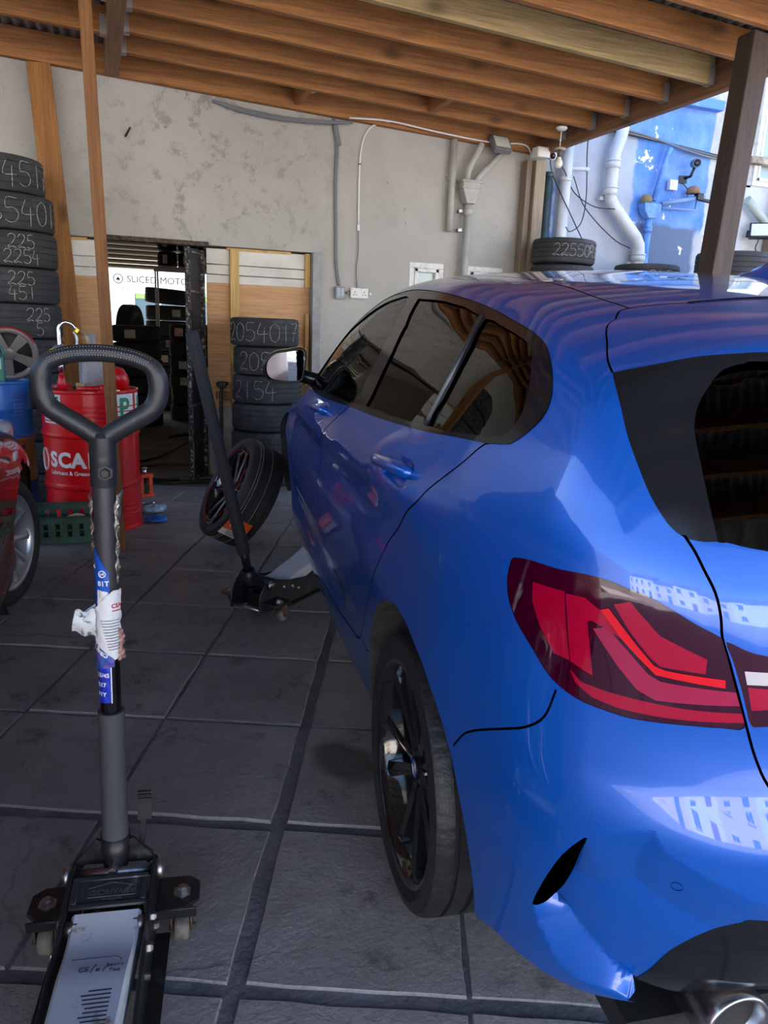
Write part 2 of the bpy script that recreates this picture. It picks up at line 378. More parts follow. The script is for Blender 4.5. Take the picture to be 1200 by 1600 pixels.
# ---------------------------------------------------------------- canopy over the bay
CZ = lambda x: 3.10-.0415*x                    # underside of the joists
def build_canopy():
    x0, x1, y0, y1 = -3.2, 3.92, -1.7, WY
    corr = mat('galvanised corrugated sheet', (.30, .31, .32), .45, .6, col2='#3a3f45', nscale=4)
    n = int((x1+.25-x0)/.0125); b = MB(); vs = []
    for i in range(n+1):
        x = x0-.15+i*.0125; z = CZ(x)+.175+.012*sin(2*pi*x/.076); vs += [(x, y0-.2, z+.0), (x, y1-.01, z)]
    b.add(vs, [(2*i, 2*i+2, 2*i+3, 2*i+1) for i in range(n)], True)
    roof = S(b.build('ceiling', corr))
    MB().box((.45, 2.4, 3.42), (7.4, 8.2, .05), (0, .0415, 0)).build('roof_boarding', mat('dark roof boarding', '#3a322b', .9), roof)
    def bar(name, a, b_, w, h, m):
        o = MB().beam(a, b_, w, h).build(name, m, roof, bevel=.004, seg=1); return o
    # joists parallel to the wall, right bay (edge beam to inner beam) and left bay
    ys = [6.10, 5.68, 5.26, 4.83, 4.40, 3.98, 3.56, 3.14, 2.72, 2.30, 1.88, 1.46, 1.04, .62, .20, -.22, -.64, -1.06, -1.48]
    for k, y in enumerate(ys):
        m = W_PALE if k == 4 else W_JOIST
        bar('joist', (.27, y, CZ(.27)+.085), (x1-.06, y, CZ(x1)+.085), .048, .165, m)
        yl = 5.80-.62*k
        if yl > y0: bar('joist', (x0, yl, CZ(x0)+.085), (.17, yl, CZ(.17)+.085), .048, .165, W_JOIST)
        for xx, sgn in ((.285, 1), (x1-.075, -1), (.155, 0)):      # galvanised joist hangers
            hb = MB(); z = CZ(xx); y = y if sgn else yl
            if y < y0: continue
            hb.box((xx, y-.026, z+.055), (.045, .003, .12)).box((xx, y+.026, z+.055), (.045, .003, .12)).box((xx, y, z-.002), (.045, .055, .003))
            hb.build('joist_hanger', mat('galvanised hanger', (.34, .32, .30), .5, .6), roof)
    bar('wall_plate', (x0, WY-.035, CZ(x0)+.07), (3.92, WY-.035, CZ(3.92)+.07), .065, .20, W_JOIST)
    bar('inner_beam', (.22, y0, CZ(.22)+.07), (.22, WY-.07, CZ(.22)+.07), .095, .22, W_BEAM)
    bar('edge_beam', (x1-.01, y0-.1, CZ(x1)+.08), (x1-.01, WY-.0, CZ(x1)+.08), .07, .24, W_BEAM)
    # short brace between two joists near the wall
    bar('nogging', (1.62, 6.10, CZ(1.62)+.06), (1.62, WY-.07, CZ(1.62)+.06), .048, .12, W_JOIST); bar('nogging', (2.6, 5.7, CZ(2.6)+.06), (2.6, 6.1, CZ(2.6)+.06), .048, .12, W_JOIST)
    hb = MB().box((1.65, 6.14, CZ(1.65)+.05), (.03, .05, .10)); hb.build('joist_hanger', mat('galvanised hanger', (.34, .32, .30), .5, .6), roof)
build_canopy()
def build_posts():
    # rough sawn thin post in front of the red drum, foot on the slabs
    tag(MB().beam((.085, 4.50, -.0), (.035, 4.47, 3.10), .062, .062, (0, 1, 0)).build('timber_post', W_POST, bevel=.004), 'thin brown timber post standing on the slabs in front of the red drum', 'post')
    tag(MB().beam((-.10, 6.49, 0), (-.275, 6.49, 3.06), .16, .05, (0, 1, 0)).build('timber_plank', W_PLANK, bevel=.004), 'wide knotty orange plank upright against the wall beside the tall tyre stack', 'plank')
    tag(MB().beam((3.22, 3.56, 0), (3.50, 3.68, 2.96), .135, .125, (0, 1, 0)).build('timber_post', W_POSTD, bevel=.006), 'thick dark square post under the canopy edge beyond the car roof', 'post')
    # timber cladding the end of the back wall
    p = empty('corner_post', (3.83, WY-.09, 0), label='weathered pale timber post on the wall end under the small white camera', cat='post')
    MB().box((.035, 0, 1.42), (.11, .15, 2.84)).build('post_face', W_GREY, p, bevel=.005); MB().box((-.055, .02, 1.42), (.06, .10, 2.84)).build('side_board', wood('grey brown board', '#7c6b58', '#8d7c68', 2), p, bevel=.004)
build_posts()

# ---------------------------------------------------------------- the shop opening: cladding, plywood, jamb, lintel
def build_opening():
    ply = wood('plywood', '#c99a6b', '#d6aa7b', 0, knots=False, scale=.6); white = mat('white cladding board', '#d9d8d2', .6, col2='#c2c0b8', nscale=3)
    for (xa, xb, nm) in ((.90, 1.78, 'wall_infill_right'), (-.45, .09, 'wall_infill_left')):
        root = empty(nm); S(root)
        x = xa; w = xb-xa
        for k, (z0, z1) in enumerate(((1.78, 1.905), (1.70, 1.777), (1.628, 1.697))):
            MB().box((xa+w/2, WY+.07, (z0+z1)/2), (w, .02, z1-z0-.003)).build('cladding_board', white, root, bevel=.003)
        MB().box((xa+w/2, WY+.075, 1.115), (w, .014, 1.03)).build('plywood_sheet', ply, root)
        MB().box((xa+w/2, WY+.09, .30), (w, .10, .60)).build('block_base', mat('whitewashed blockwork', '#b6b2aa', .9, col2='#8b857c', nscale=8, bump=.4), root)
        for k in range(3): MB().box((xa+.17+.24*k, WY+.03, .70), (.22, .05, .065)).build('brick', mat('old orange brick', '#8a5a3c', .9, col2='#b09a86', nscale=12, bump=.4), root, bevel=.004) if xa > 0 else None
        MB().box((xa+w/2, WY+.055, 1.905), (w*.62, .02, .02)).build('batten', W_NEW, root)
    root = bpy.data.objects['wall_infill_right']
    MB().box((1.125, WY+.045, 1.26), (.075, .045, 1.29)).build('batten', W_NEW, root, bevel=.003); MB().box((1.755, WY+.045, 1.77), (.045, .04, .28)).build('batten', W_NEW, root, bevel=.003); MB().box((1.755, WY+.045, 1.1), (.035, .04, .62)).build('batten', W_NEW, root, bevel=.003)
    S(MB().box((1.82, WY+.02, .96), (.075, .12, 1.92)).build('trim_1', mat('grey jamb', '#8e8f90', .7, col2='#a5a6a6', nscale=9), bevel=.006))
    S(MB().box((.5, WY+.02, 1.925), (.82, .10, .035)).build('trim_2', mat('rusty black lintel', '#211d1b', .8, col2='#6b5d52', nscale=30), bevel=.004))
    # open black steel door leaf in the doorway
    d = empty('steel_door', (.79, WY-.08, 0), (0, 0, radians(62)), 'black steel door leaf with flaking frame and ribs standing open in the doorway', 'door')
    dm = mat('black painted steel sheet', '#15161a', .55, col2='#2a2c31', nscale=9, bump=.2); ed = mat('chipped black steel', '#1c1b1c', .6, col2='#9a958b', nscale=38, wear=(.52, .60))
    W_, H_ = .36, 1.88
    MB().box((0, .012, H_/2), (W_, .004, H_)).build('panel', dm, d)
    for x in (-W_/2+.017, W_/2-.017): MB().box((x, 0, H_/2), (.034, .034, H_)).build('frame_bar', ed, d, bevel=.003)
    for k in range(7): MB().box((0, 0, .03+k*.303), (W_-.07, .022, .016)).build('rib', ed, d)
    # roller shutter raised inside the shop front
    sh = empty('window_shutter'); sh['kind'] = 'structure'; sm_ = mat('grey shutter slat', '#8b8577', .5, .3)
    for k in range(8):
        b = MB(); z = 2.06+k*.07
        b.add([(x, 12.95+dy, z+dz) for x in (.0, 2.0) for dy, dz in ((.0, 0), (-.012, .012), (-.016, .035), (-.012, .058), (0, .068))], [(i, i+1, i+6, i+5) for i in range(4)], True)
        b.build('slat', sm_, sh)
    S(MB().box((.08, 13.0, 1.03), (.12, .12, 2.06)).build('trim_3', mat('shop front frame', '#c8ccd2', .5))); S(MB().box((1.9, 13.0, 1.03), (.12, .12, 2.06)).build('trim_4', mat('shop front frame', '#c8ccd2', .5)))
build_opening()

# ---------------------------------------------------------------- windows in the back wall and the house wall
def build_windows():
    upvc = mat('old white window frame', '#d8d8d4', .45, col2='#a9a59c', nscale=14, wear=(.5, .8)); pane = mat('obscured window glass', '#9fb0b4', .15, spec=.6)
    for n, (x0, x1, z0, z1) in enumerate(((2.69, 3.03, 1.45, 1.905), (3.25, 3.64, 1.45, 1.905), (6.50, 6.85, 2.9, 4.05)), 1):
        f = MB(); cx, w = (x0+x1)/2, x1-x0; y = WY+.03; t = .05
        f.box((cx, y, z1-t/2), (w, .06, t)).box((cx, y, z0+t/2), (w, .06, t)).box((x0+t/2, y, (z0+z1)/2), (t, .06, z1-z0-2*t)).box((x1-t/2, y, (z0+z1)/2), (t, .06, z1-z0-2*t))
        w_ = S(f.build('window_%d' % n, upvc, bevel=.006))
        g = MB(); s = .035; xa, xb, za, zb = x0+t, x1-t, z0+t, z1-t
        g.box((cx, y-.012, zb-s/2), (xb-xa, .05, s)).box((cx, y-.012, za+s/2), (xb-xa, .05, s)).box((xa+s/2, y-.012, (z0+z1)/2), (s, .05, zb-za)).box((xb-s/2, y-.012, (z0+z1)/2), (s, .05, zb-za))
        g.build('sash', upvc, w_, bevel=.006)
        MB().box((cx, y+.005, (z0+z1)/2), (xb-xa-2*s, .008, zb-za-2*s)).build('pane', pane, w_)
build_windows()
# ================================================================ blue hatchback: body surface
# car frame: x forward from the rear axle, y to the left, z up (metres)
def pchip(xs, ys):
    xs = np.array(xs, float); ys = np.array(ys, float); h = np.diff(xs); d = np.diff(ys)/h
    m = np.zeros(len(xs))
    for i in range(1, len(xs)-1):
        if d[i-1]*d[i] > 0:
            w1, w2 = 2*h[i]+h[i-1], h[i]+2*h[i-1]; m[i] = (w1+w2)/(w1/d[i-1]+w2/d[i])
    m[0], m[-1] = d[0], d[-1]
    def f(x):
        x = np.clip(x, xs[0], xs[-1]); i = np.clip(np.searchsorted(xs, x)-1, 0, len(h)-1)
        t = (x-xs[i])/h[i]; t2, t3 = t*t, t*t*t
        return (2*t3-3*t2+1)*ys[i]+(t3-2*t2+t)*h[i]*m[i]+(-2*t3+3*t2)*ys[i+1]+(t3-t2)*h[i]*m[i+1]
    return f
def sstep(a, b, x):
    t = np.clip((x-a)/(b-a), 0, 1); return t*t*(3-2*t)
def smax(a, b, k):
    h = np.maximum(k-np.abs(a-b), 0)/k; return np.maximum(a, b)+h*h*k/4
_prof = pchip([.05, .10, .17, .22, .30, .42, .55, .70, .82, .90, .96, 1.01, 1.05, 1.15, 1.25, 1.35, 1.42, 1.5, 1.62],
              [.72, .79, .835, .853, .868, .877, .882, .887, .892, .895, .888, .868, .842, .80, .755, .695, .645, .57, .45])
_profr = pchip([.05, .10, .17, .22, .30, .42, .55, .70, .82, .90, .96, 1.01, 1.05, 1.15, 1.25, 1.35, 1.42, 1.5, 1.62],
               [.70, .77, .815, .848, .868, .876, .884, .889, .887, .878, .867, .853, .840, .80, .752, .692, .645, .57, .45])
_plan = pchip([-1.0, -.75, -.6, -.4, -.2, 0, .4, 1.2, 2.2, 2.67, 3.0, 3.3, 3.5], [-.30, -.14, -.075, -.028, 0, .006, .006, .020, .028, .036, .01, -.10, -.22])
_belt = lambda x: np.interp(x, [-.8, -.3, 0, 1, 2, 2.3, 3.5], [1.15, 1.14, 1.115, 1.055, 1.0, .985, .86])
_rear = pchip([.10, .20, .30, .40, .52, .66, .76, .82, .90, 1.0, 1.06, 1.1, 1.2, 1.3, 1.38, 1.46], [-.52, -.64, -.735, -.795, -.82, -.815, -.775, -.76, -.75, -.735, -.71, -.685, -.62, -.55, -.49, -.43])
_top = pchip([-.9, -.5, -.35, -.1, .15, .4, .7, 1.0, 1.2, 1.45, 1.75, 1.98, 2.1, 2.5, 2.9, 3.2, 3.4, 3.55], [1.305, 1.376, 1.408, 1.449, 1.470, 1.482, 1.490, 1.489, 1.480, 1.43, 1.28, 1.115, 1.035, .955, .90, .83, .72, .55])
_front = pchip([.1, .25, .45, .65, .8, .95], [3.30, 3.42, 3.46, 3.44, 3.36, 3.2])
def yside(x, z):
    sh = (_belt(x)-1.05)*sstep(.60, 1.0, z)
    zz = z-sh
    q = sstep(.35, -.15, x)
    y = _prof(zz)*(1-q)+_profr(zz)*q+_plan(x)
    m = sstep(-.25, .15, x)*(1-sstep(2.2, 2.6, x))
    y = y+m*(.010*np.maximum(0, 1-np.abs(zz-.915)/.07) - .012*np.exp(-((zz-.80)/.07)**2))       # crease through the door handles
    m2 = sstep(.45, .9, x)*(1-sstep(2.1, 2.35, x))
    y = y-m2*.016*np.exp(-((z-.40)/.07)**2)                                                       # hollow above the sill
    y = y+.010*np.exp(-((x/.42)**2+((z-.62)/.2)**2))                                              # rear haunch
    g = np.maximum(zz-1.05, 0)
    y = y-g*.06*sstep(-.1, -.6, x)
    # windscreen end of the cabin: pillars lean in
    y = y-.015*sstep(1.2, 2.2, x)*np.minimum(g*4, 1)
    return y
def fcar(P):
    x, y, z = P[:, 0], np.abs(P[:, 1]), P[:, 2]
    g1 = y-yside(x, z)
    xr = _rear(z)+.07*(y/.85)**2+.03*(y/.85)**4
    g2 = xr-x
    g3 = z-(_top(x)-.038*(y/.55)**2-.012*(y/.62)**6)
    g4 = x-(_front(z)-.10*(y/.8)**2-.10*(y/.85)**4)
    kr = .06+.16*sstep(1.30, .82, z)
    f = smax(g1, g2, kr)
    f = smax(f, g4, .14)
    kt = .03+.07*sstep(-.35, .1, x)
    return smax(f, g3, kt)
XC, YC, RC, XF, KV = -.25, .45, .55, 3.0, .45
S_REAR = XC-RC*pi/2-YC; S_FRONT = XF+RC*pi/2+YC; V_TOP = 1.0+KV*pi/2
def rays(s, v):
    s = np.asarray(s, float); v = np.asarray(v, float)
    th = np.clip((XC-s)/RC, 0, pi/2); tf = np.clip((s-XF)/RC, 0, pi/2)
    dx = -np.sin(th)+np.sin(tf); dy = np.cos(th)*np.cos(tf)
    ox = np.clip(s, XC, XF); oy = np.full_like(s, YC)
    oy = np.where(s < XC-RC*pi/2, YC+(s-(XC-RC*pi/2)), oy); oy = np.where(s > XF+RC*pi/2, YC-(s-(XF+RC*pi/2)), oy)
    ph = np.clip((v-1.0)/KV, 0, pi/2)
    oz = np.minimum(v, 1.0)
    O = np.stack([ox, oy, oz], -1); D = np.stack([dx*np.cos(ph), dy*np.cos(ph), np.sin(ph)], -1)
    return O, D
def surf(s, v):
    """body surface point for chart coordinates (s runs round the plan outline, v up the side)"""
    O, D = rays(s, v); lo = np.zeros(len(O)); hi = np.full(len(O), 1.1)
    for _ in range(26):
        mid = (lo+hi)/2; ins = fcar(O+D*mid[:, None]) < 0
        lo = np.where(ins, mid, lo); hi = np.where(ins, hi, mid)
    return O+D*((lo+hi)/2)[:, None]
def roofsurf(x, y):
    x = np.asarray(x, float); y = np.asarray(y, float); lo = np.full(len(x), .3); hi = np.full(len(x), 1.8)
    for _ in range(26):
        mid = (lo+hi)/2; ins = fcar(np.stack([x, y, mid], -1)) < 0
        lo = np.where(ins, mid, lo); hi = np.where(ins, hi, mid)
    return np.stack([x, y, (lo+hi)/2], -1)
def fnormal(P):
    e = 2e-3; g = np.stack([(fcar(P+np.eye(3)[k]*e)-fcar(P-np.eye(3)[k]*e)) for k in range(3)], -1)
    return g/np.maximum(np.linalg.norm(g, axis=1), 1e-9)[:, None]
CAR_YAW, CAR_PITCH, CAR_LOC = 7.764, 2.586, (1.498, 1.356, 0.0)
def car_matrix():
    yw, q = radians(CAR_YAW), radians(CAR_PITCH)
    f = Vector((sin(yw)*cos(q), cos(yw)*cos(q), sin(q))); l = Vector((-cos(yw), sin(yw), 0)); u = f.cross(l)
    m = Matrix((f, l, u)).transposed().to_4x4(); m.translation = CAR_LOC
    return m
# ---------------------------------------------------------------- car materials
def paint_material(name, col, flake=(.02, .22, .85)):
    m = mat(name, col, .32, .25, 1.0); nt = m.node_tree; b = nt.nodes['Principled BSDF']
    out = nt.nodes['Material Output']
    g = nt.nodes.new('ShaderNodeNewGeometry'); d = nt.nodes.new('ShaderNodeBsdfDiffuse'); d.inputs[0].default_value = (.012, .012, .013, 1)
    mx = nt.nodes.new('ShaderNodeMixShader'); nt.links.new(g.outputs['Backfacing'], mx.inputs[0])       # bare dark inside of the panels
    nt.links.new(b.outputs[0], mx.inputs[1]); nt.links.new(d.outputs[0], mx.inputs[2]); nt.links.new(mx.outputs[0], out.inputs[0])
    return m
BLUE = paint_material('blue metallic paint', (0.0, .094, .49))
GBLACK = mat('gloss black trim', (.010, .011, .014), .10, spec=.32)
MBLACK = mat('matt black plastic', (.018, .018, .020), .6)
GAP = mat('panel gap', (.004, .004, .006), .9, spec=.1)
RUB = mat('tyre rubber', (.022, .022, .024), .62, bump=.25, bscale=90)
RUBW = mat('worn black tyre rubber', (.016, .016, .019), .5, col2='#4b4b50', nscale=26, wear=(.60, .78), bump=.25, bscale=90)
RUBD = mat('dusty tyre rubber', (.030, .030, .033), .75, col2='#5a5a5e', nscale=5, wear=(.5, .9), bump=.25, bscale=90)
CHROME = mat('polished metal', (.75, .75, .76), .18, 1.0)
STEEL = mat('worn steel', (.42, .41, .40), .38, 1.0, col2='#5b4a3c', nscale=25, wear=(.5, .75))
LENSD = mat('dark red lens', (.035, .0, .010), .06, 0, 1.0)
LENSR = mat('red lens', (.36, .001, .024), .12, 0, 1.0)
LENSB = mat('bright red light bar', (.70, .004, .012), .10, 0, 1.0)
LENSP = mat('pinkish red lens', (.34, .012, .055), .12, 0, 1.0)
LENSW = mat('clear ribbed lens', (.55, .50, .50), .1, 0, 1.0)
def glass_material(name, tint, refl_rough=.0):
    m = bpy.data.materials.new(name); m.use_nodes = True; nt = m.node_tree
    for n in list(nt.nodes): nt.nodes.remove(n)
    out = nt.nodes.new('ShaderNodeOutputMaterial'); t = nt.nodes.new('ShaderNodeBsdfTransparent'); t.inputs[0].default_value = tint+(1,)
    g = nt.nodes.new('ShaderNodeBsdfGlossy'); g.inputs['Roughness'].default_value = refl_rough
    f = nt.nodes.new('ShaderNodeFresnel'); f.inputs[0].default_value = 1.42
    mx = nt.nodes.new('ShaderNodeMixShader')
    nt.links.new(f.outputs[0], mx.inputs[0]); nt.links.new(t.outputs[0], mx.inputs[1]); nt.links.new(g.outputs[0], mx.inputs[2]); nt.links.new(mx.outputs[0], out.inputs[0])
    return m
GLASS_T = glass_material('privacy tinted glass', (.06, .06, .065))
GLASS_C = glass_material('lightly tinted glass', (.55, .60, .58))
GLASS_W = glass_material('clear window glass', (.88, .90, .90))

# ---------------------------------------------------------------- outlines on the body (chart coordinates s, v)
O_DLO = [(1.825, .985), (1.344, 1.002), (.867, 1.043), (.513, 1.072), (.139, 1.112), (-.118, 1.148), (-.28, 1.171), (-.341, 1.18), (-.371, 1.187), (-.409, 1.209), (-.445, 1.239), (-.452, 1.267), (-.437, 1.295), (-.394, 1.329), (-.322, 1.361), (-.238, 1.383), (-.175, 1.398), (-.057, 1.417), (.118, 1.445), (.354, 1.47), (.577, 1.488), (.949, 1.506), (1.151, 1.49), (1.396, 1.439), (1.53, 1.341), (1.66, 1.232), (1.79, 1.117), (1.87, 1.03)]
O_FG = [(.949, 1.466), (1.109, 1.455), (1.235, 1.426), (1.405, 1.361), (1.582, 1.261), (1.718, 1.119), (1.787, 1.041), (1.676, 1.003), (1.301, 1.026), (.981, 1.047), (.845, 1.062), (.83, 1.163), (.811, 1.263), (.824, 1.358)]
O_RG = [(.815, 1.462), (.549, 1.459), (.331, 1.444), (.179, 1.423), (.113, 1.345), (.095, 1.275), (.1, 1.204), (.111, 1.131), (.252, 1.115), (.466, 1.094), (.691, 1.077), (.684, 1.173), (.676, 1.268), (.695, 1.359)]
O_QG = [(.121, 1.416), (0, 1.403), (-.131, 1.383), (-.205, 1.368), (-.25, 1.346), (-.312, 1.312), (-.35, 1.269), (-.353, 1.233), (-.331, 1.201), (-.29, 1.188), (-.173, 1.168), (.066, 1.136), (.053, 1.207), (.047, 1.275), (.063, 1.342)]
L_SPOIL = [(-.599, 1.332), (-.56, 1.36), (-.50, 1.405), (-.442, 1.439), (-.36, 1.473), (-.289, 1.501), (-.224, 1.544), (-.208, 1.58), (-.22, 1.66), (-.235, V_TOP)]
L_SPLOW = [(-.599, 1.332), (-.688, 1.361), (-.805, 1.399), (-.938, 1.419), (-1.027, 1.425), (-1.25, 1.432), (S_REAR, 1.434)]
L_DITCH = [(-.208, 1.58), (-.088, 1.582), (.115, 1.611), (.35, 1.632), (.536, 1.638), (.9, 1.63), (1.28, 1.59)]
L_HOUT = [(-.599, 1.332), (-.651, 1.276), (-.688, 1.225), (-.721, 1.183), (-.748, 1.149), (-.77, 1.126), (-.791, 1.108), (-.816, 1.096), (-.848, 1.093), (-.884, 1.095), (-.959, 1.087), (-1.2, 1.075), (S_REAR, 1.07)]
L_GIN = [(S_REAR, 1.412), (-1.014, 1.403), (-.938, 1.395), (-.885, 1.381), (-.855, 1.362), (-.83, 1.331), (-.815, 1.305), (-.81, 1.279), (-.813, 1.254), (-.826, 1.22), (-.84, 1.182), (-.856, 1.138), (-.872, 1.094)]
L_HATCH = [(-.816, 1.098), (-.834, 1.08), (-.851, 1.058), (-.872, 1.03), (-.884, 1.001), (-.891, .972), (-.908, .937), (-.927, .896), (-.949, .847), (-.968, .805), (-.991, .768), (-1.03, .735), (-1.15, .725), (S_REAR, .72)]
O_LAMP = [(-.505, 1.006), (-.496, .99), (-.497, .967), (-.511, .941), (-.537, .918), (-.561, .903), (-.592, .883), (-.627, .858), (-.658, .845), (-.694, .837), (-.734, .835), (-.772, .834), (-.814, .837), (-.859, .841), (-.911, .844), (-.945, .847), (-.93, .885), (-.912, .925), (-.894, .964), (-.886, .974), (-.851, .987), (-.815, 1.002), (-.78, 1.014), (-.746, 1.02), (-.711, 1.025), (-.67, 1.025), (-.621, 1.02), (-.56, 1.016)]
O_LAMPR = [(-.897, .968), (-.91, .945), (-.93, .905), (-.945, .871), (-.956, .85), (-.982, .85), (-1.12, .855), (-1.15, .87), (-1.14, .92), (-1.05, .945), (-.966, .950), (-.927, .958)]
O_LRED = [(-.941, .905), (-1.08, .90), (-1.1, .885), (-.952, .872)]
O_LWHT = [(-.932, .928), (-1.06, .925), (-1.07, .908), (-.939, .909)]
O_BAR = [(-.706, .983), (-.719, .988), (-.747, .964), (-.771, .943), (-.799, .92), (-.816, .916), (-.905, .914), (-.907, .902), (-.803, .907), (-.792, .915), (-.773, .928), (-.742, .951)]
O_REDA = [(-.568, .986), (-.639, .992), (-.652, .938), (-.665, .892), (-.633, .894), (-.599, .926), (-.574, .958)]
O_REDB = [(-.642, .99), (-.677, .993), (-.707, .981), (-.742, .949), (-.72, .957), (-.693, .963), (-.687, .96), (-.708, .881), (-.667, .891), (-.655, .939)]
O_PINK = [(-.698, .952), (-.72, .96), (-.758, .932), (-.793, .905), (-.812, .898), (-.926, .897), (-.935, .878), (-.809, .869), (-.779, .879), (-.747, .905)]
O_MID = [(-.725, .995), (-.749, 1.004), (-.801, .964), (-.874, .94), (-.875, .919), (-.808, .92), (-.789, .932), (-.755, .962)]
O_STRIP = [(-.668, .879), (-.69, .866), (-.73, .864), (-.782, .864), (-.859, .864), (-.938, .867), (-.944, .854), (-.861, .848), (-.806, .845), (-.755, .844), (-.712, .848), (-.681, .861)]
L_BUMP = [(-.36, .60), (-.416, .655), (-.531, .719), (-.596, .754), (-.633, .788), (-.648, .838)]
O_VENT = [(-.741, .638), (-.726, .622), (-.703, .585), (-.684, .541), (-.665, .488), (-.657, .454), (-.679, .474), (-.695, .501), (-.712, .547), (-.727, .595)]
L_CREASE = [(-.741, .638), (-.772, .661), (-.81, .681), (-.836, .690), (-.853, .664), (-.883, .651), (-.933, .633), (-.974, .615), (-1.05, .60), (-1.2, .595), (S_REAR, .595)]
L_DIFF = [(S_REAR, .575), (-1.2, .575), (-1.008, .569), (-.978, .556), (-.95, .532), (-.922, .503), (-.897, .463), (-.878, .414), (-.856, .352)]
O_LEDGE = [(-.657, .454), (-.679, .474), (-.694, .470), (-.708, .463), (-.741, .44), (-.777, .414), (-.807, .391), (-.833, .372), (-.856, .353), (-.82, .346), (-.783, .345), (-.753, .350), (-.716, .362), (-.69, .396), (-.664, .424)]
L_LIN = [(-.679, .474), (-.708, .463), (-.741, .44), (-.777, .414), (-.807, .391), (-.833, .372), (-.856, .353)]
L_LOUT = [(-.657, .454), (-.664, .424), (-.69, .396), (-.716, .362), (-.753, .350), (-.783, .345), (-.82, .346), (-.856, .353)]
L_RDOOR = [(-.276, 1.172), (-.246, 1.161), (-.199, 1.115), (-.13, 1.061), (-.075, 1.017), (-.037, .981), (.012, .949), (.084, .894), (.19, .818), (.26, .735), (.342, .635), (.409, .537), (.462, .455), (.49, .42), (.53, .402), (.585, .386), (.825, .34), (1.108, .318), (1.34, .300), (1.66, .282), (2.1, .275)]
L_BSEAM = [(.866, 1.044), (.951, .988), (1.061, .929), (1.19, .859), (1.262, .772), (1.262, .68), (1.262, .58), (1.275, .47), (1.335, .30)]
L_FSEAM = [(1.88, 1.03), (1.95, .96), (2.16, .86), (2.18, .72), (2.16, .55), (2.12, .40), (2.1, .275)]
L_SILLR = [(.46, .43), (.40, .43), (.36, .44)]
L_BONNET = [(1.88, 1.03), (2.05, 1.04), (2.5, 1.02), (3.0, .93), (3.3, .84), (3.7, .76), (S_FRONT, .76)]
O_RARCH = [(.345, .27), (.352, .38), (.343, .483), (.325, .524), (.275, .59), (.219, .642), (.147, .686), (.083, .709), (.021, .72), (-.059, .719), (-.129, .703), (-.189, .685), (-.241, .657), (-.293, .626), (-.341, .584), (-.376, .537), (-.409, .479), (-.443, .411), (-.468, .349), (-.480, .288)]
O_FARCH = [(2.26, .18)]+[(2.665+.40*cos(a), .33+.40*sin(a)) for a in np.linspace(pi, 0, 22)]+[(3.07, .18)]
L_BOTTOM = [(S_FRONT, .20), (3.4, .19), (3.07, .19), (2.277, .186), (1.7, .195), (1.072, .208), (.557, .268), (.345, .300), (.1, .28), (-.3, .28), (-.478, .288), (-.551, .314), (-.631, .316), (-.703, .315), (-.779, .324), (-.855, .352), (-.93, .33), (-1.1, .30), (S_REAR, .29)]
O_CUPR = [(.285, .999), (.221, 1.026), (.122, 1.05), (.058, 1.049), (.031, 1.031), (.043, .991), (.085, .972), (.169, .967), (.248, .98)]
O_CUPF = [(x+1.10, z-.045) for x, z in O_CUPR]
def inpoly(P, poly):
    poly = np.array(poly); x, y = P[:, 0], P[:, 1]; r = np.zeros(len(P), bool); n = len(poly)
    for i in range(n):
        x1, y1 = poly[i]; x2, y2 = poly[(i+1) % n]
        c = ((y1 > y) != (y2 > y)) & (x < (x2-x1)*(y-y1)/(y2-y1+1e-12)+x1); r ^= c
    return r
def dpoly(P, line):
    line = np.array(line, float); d = np.full(len(P), 9.)
    for a, b in zip(line[:-1], line[1:]):
        ab = b-a; t = np.clip(((P-a)@ab)/max(ab@ab, 1e-12), 0, 1)
        d = np.minimum(d, np.linalg.norm(P-(a+t[:, None]*ab), axis=1))
    return d
def resample(line, step=.012, closed=False):
    L = [np.array(p, float) for p in (list(line)+([line[0]] if closed else []))]; out = [L[0]]
    for a, b in zip(L[:-1], L[1:]):
        n = max(1, int(np.ceil(np.linalg.norm(b-a)/step)))
        out += [a+(b-a)*k/n for k in range(1, n+1)]
    return out[:-1] if closed else out
sm = lambda line, n=4, closed=False: [tuple(p) for p in smooth_poly(line, n, closed)]

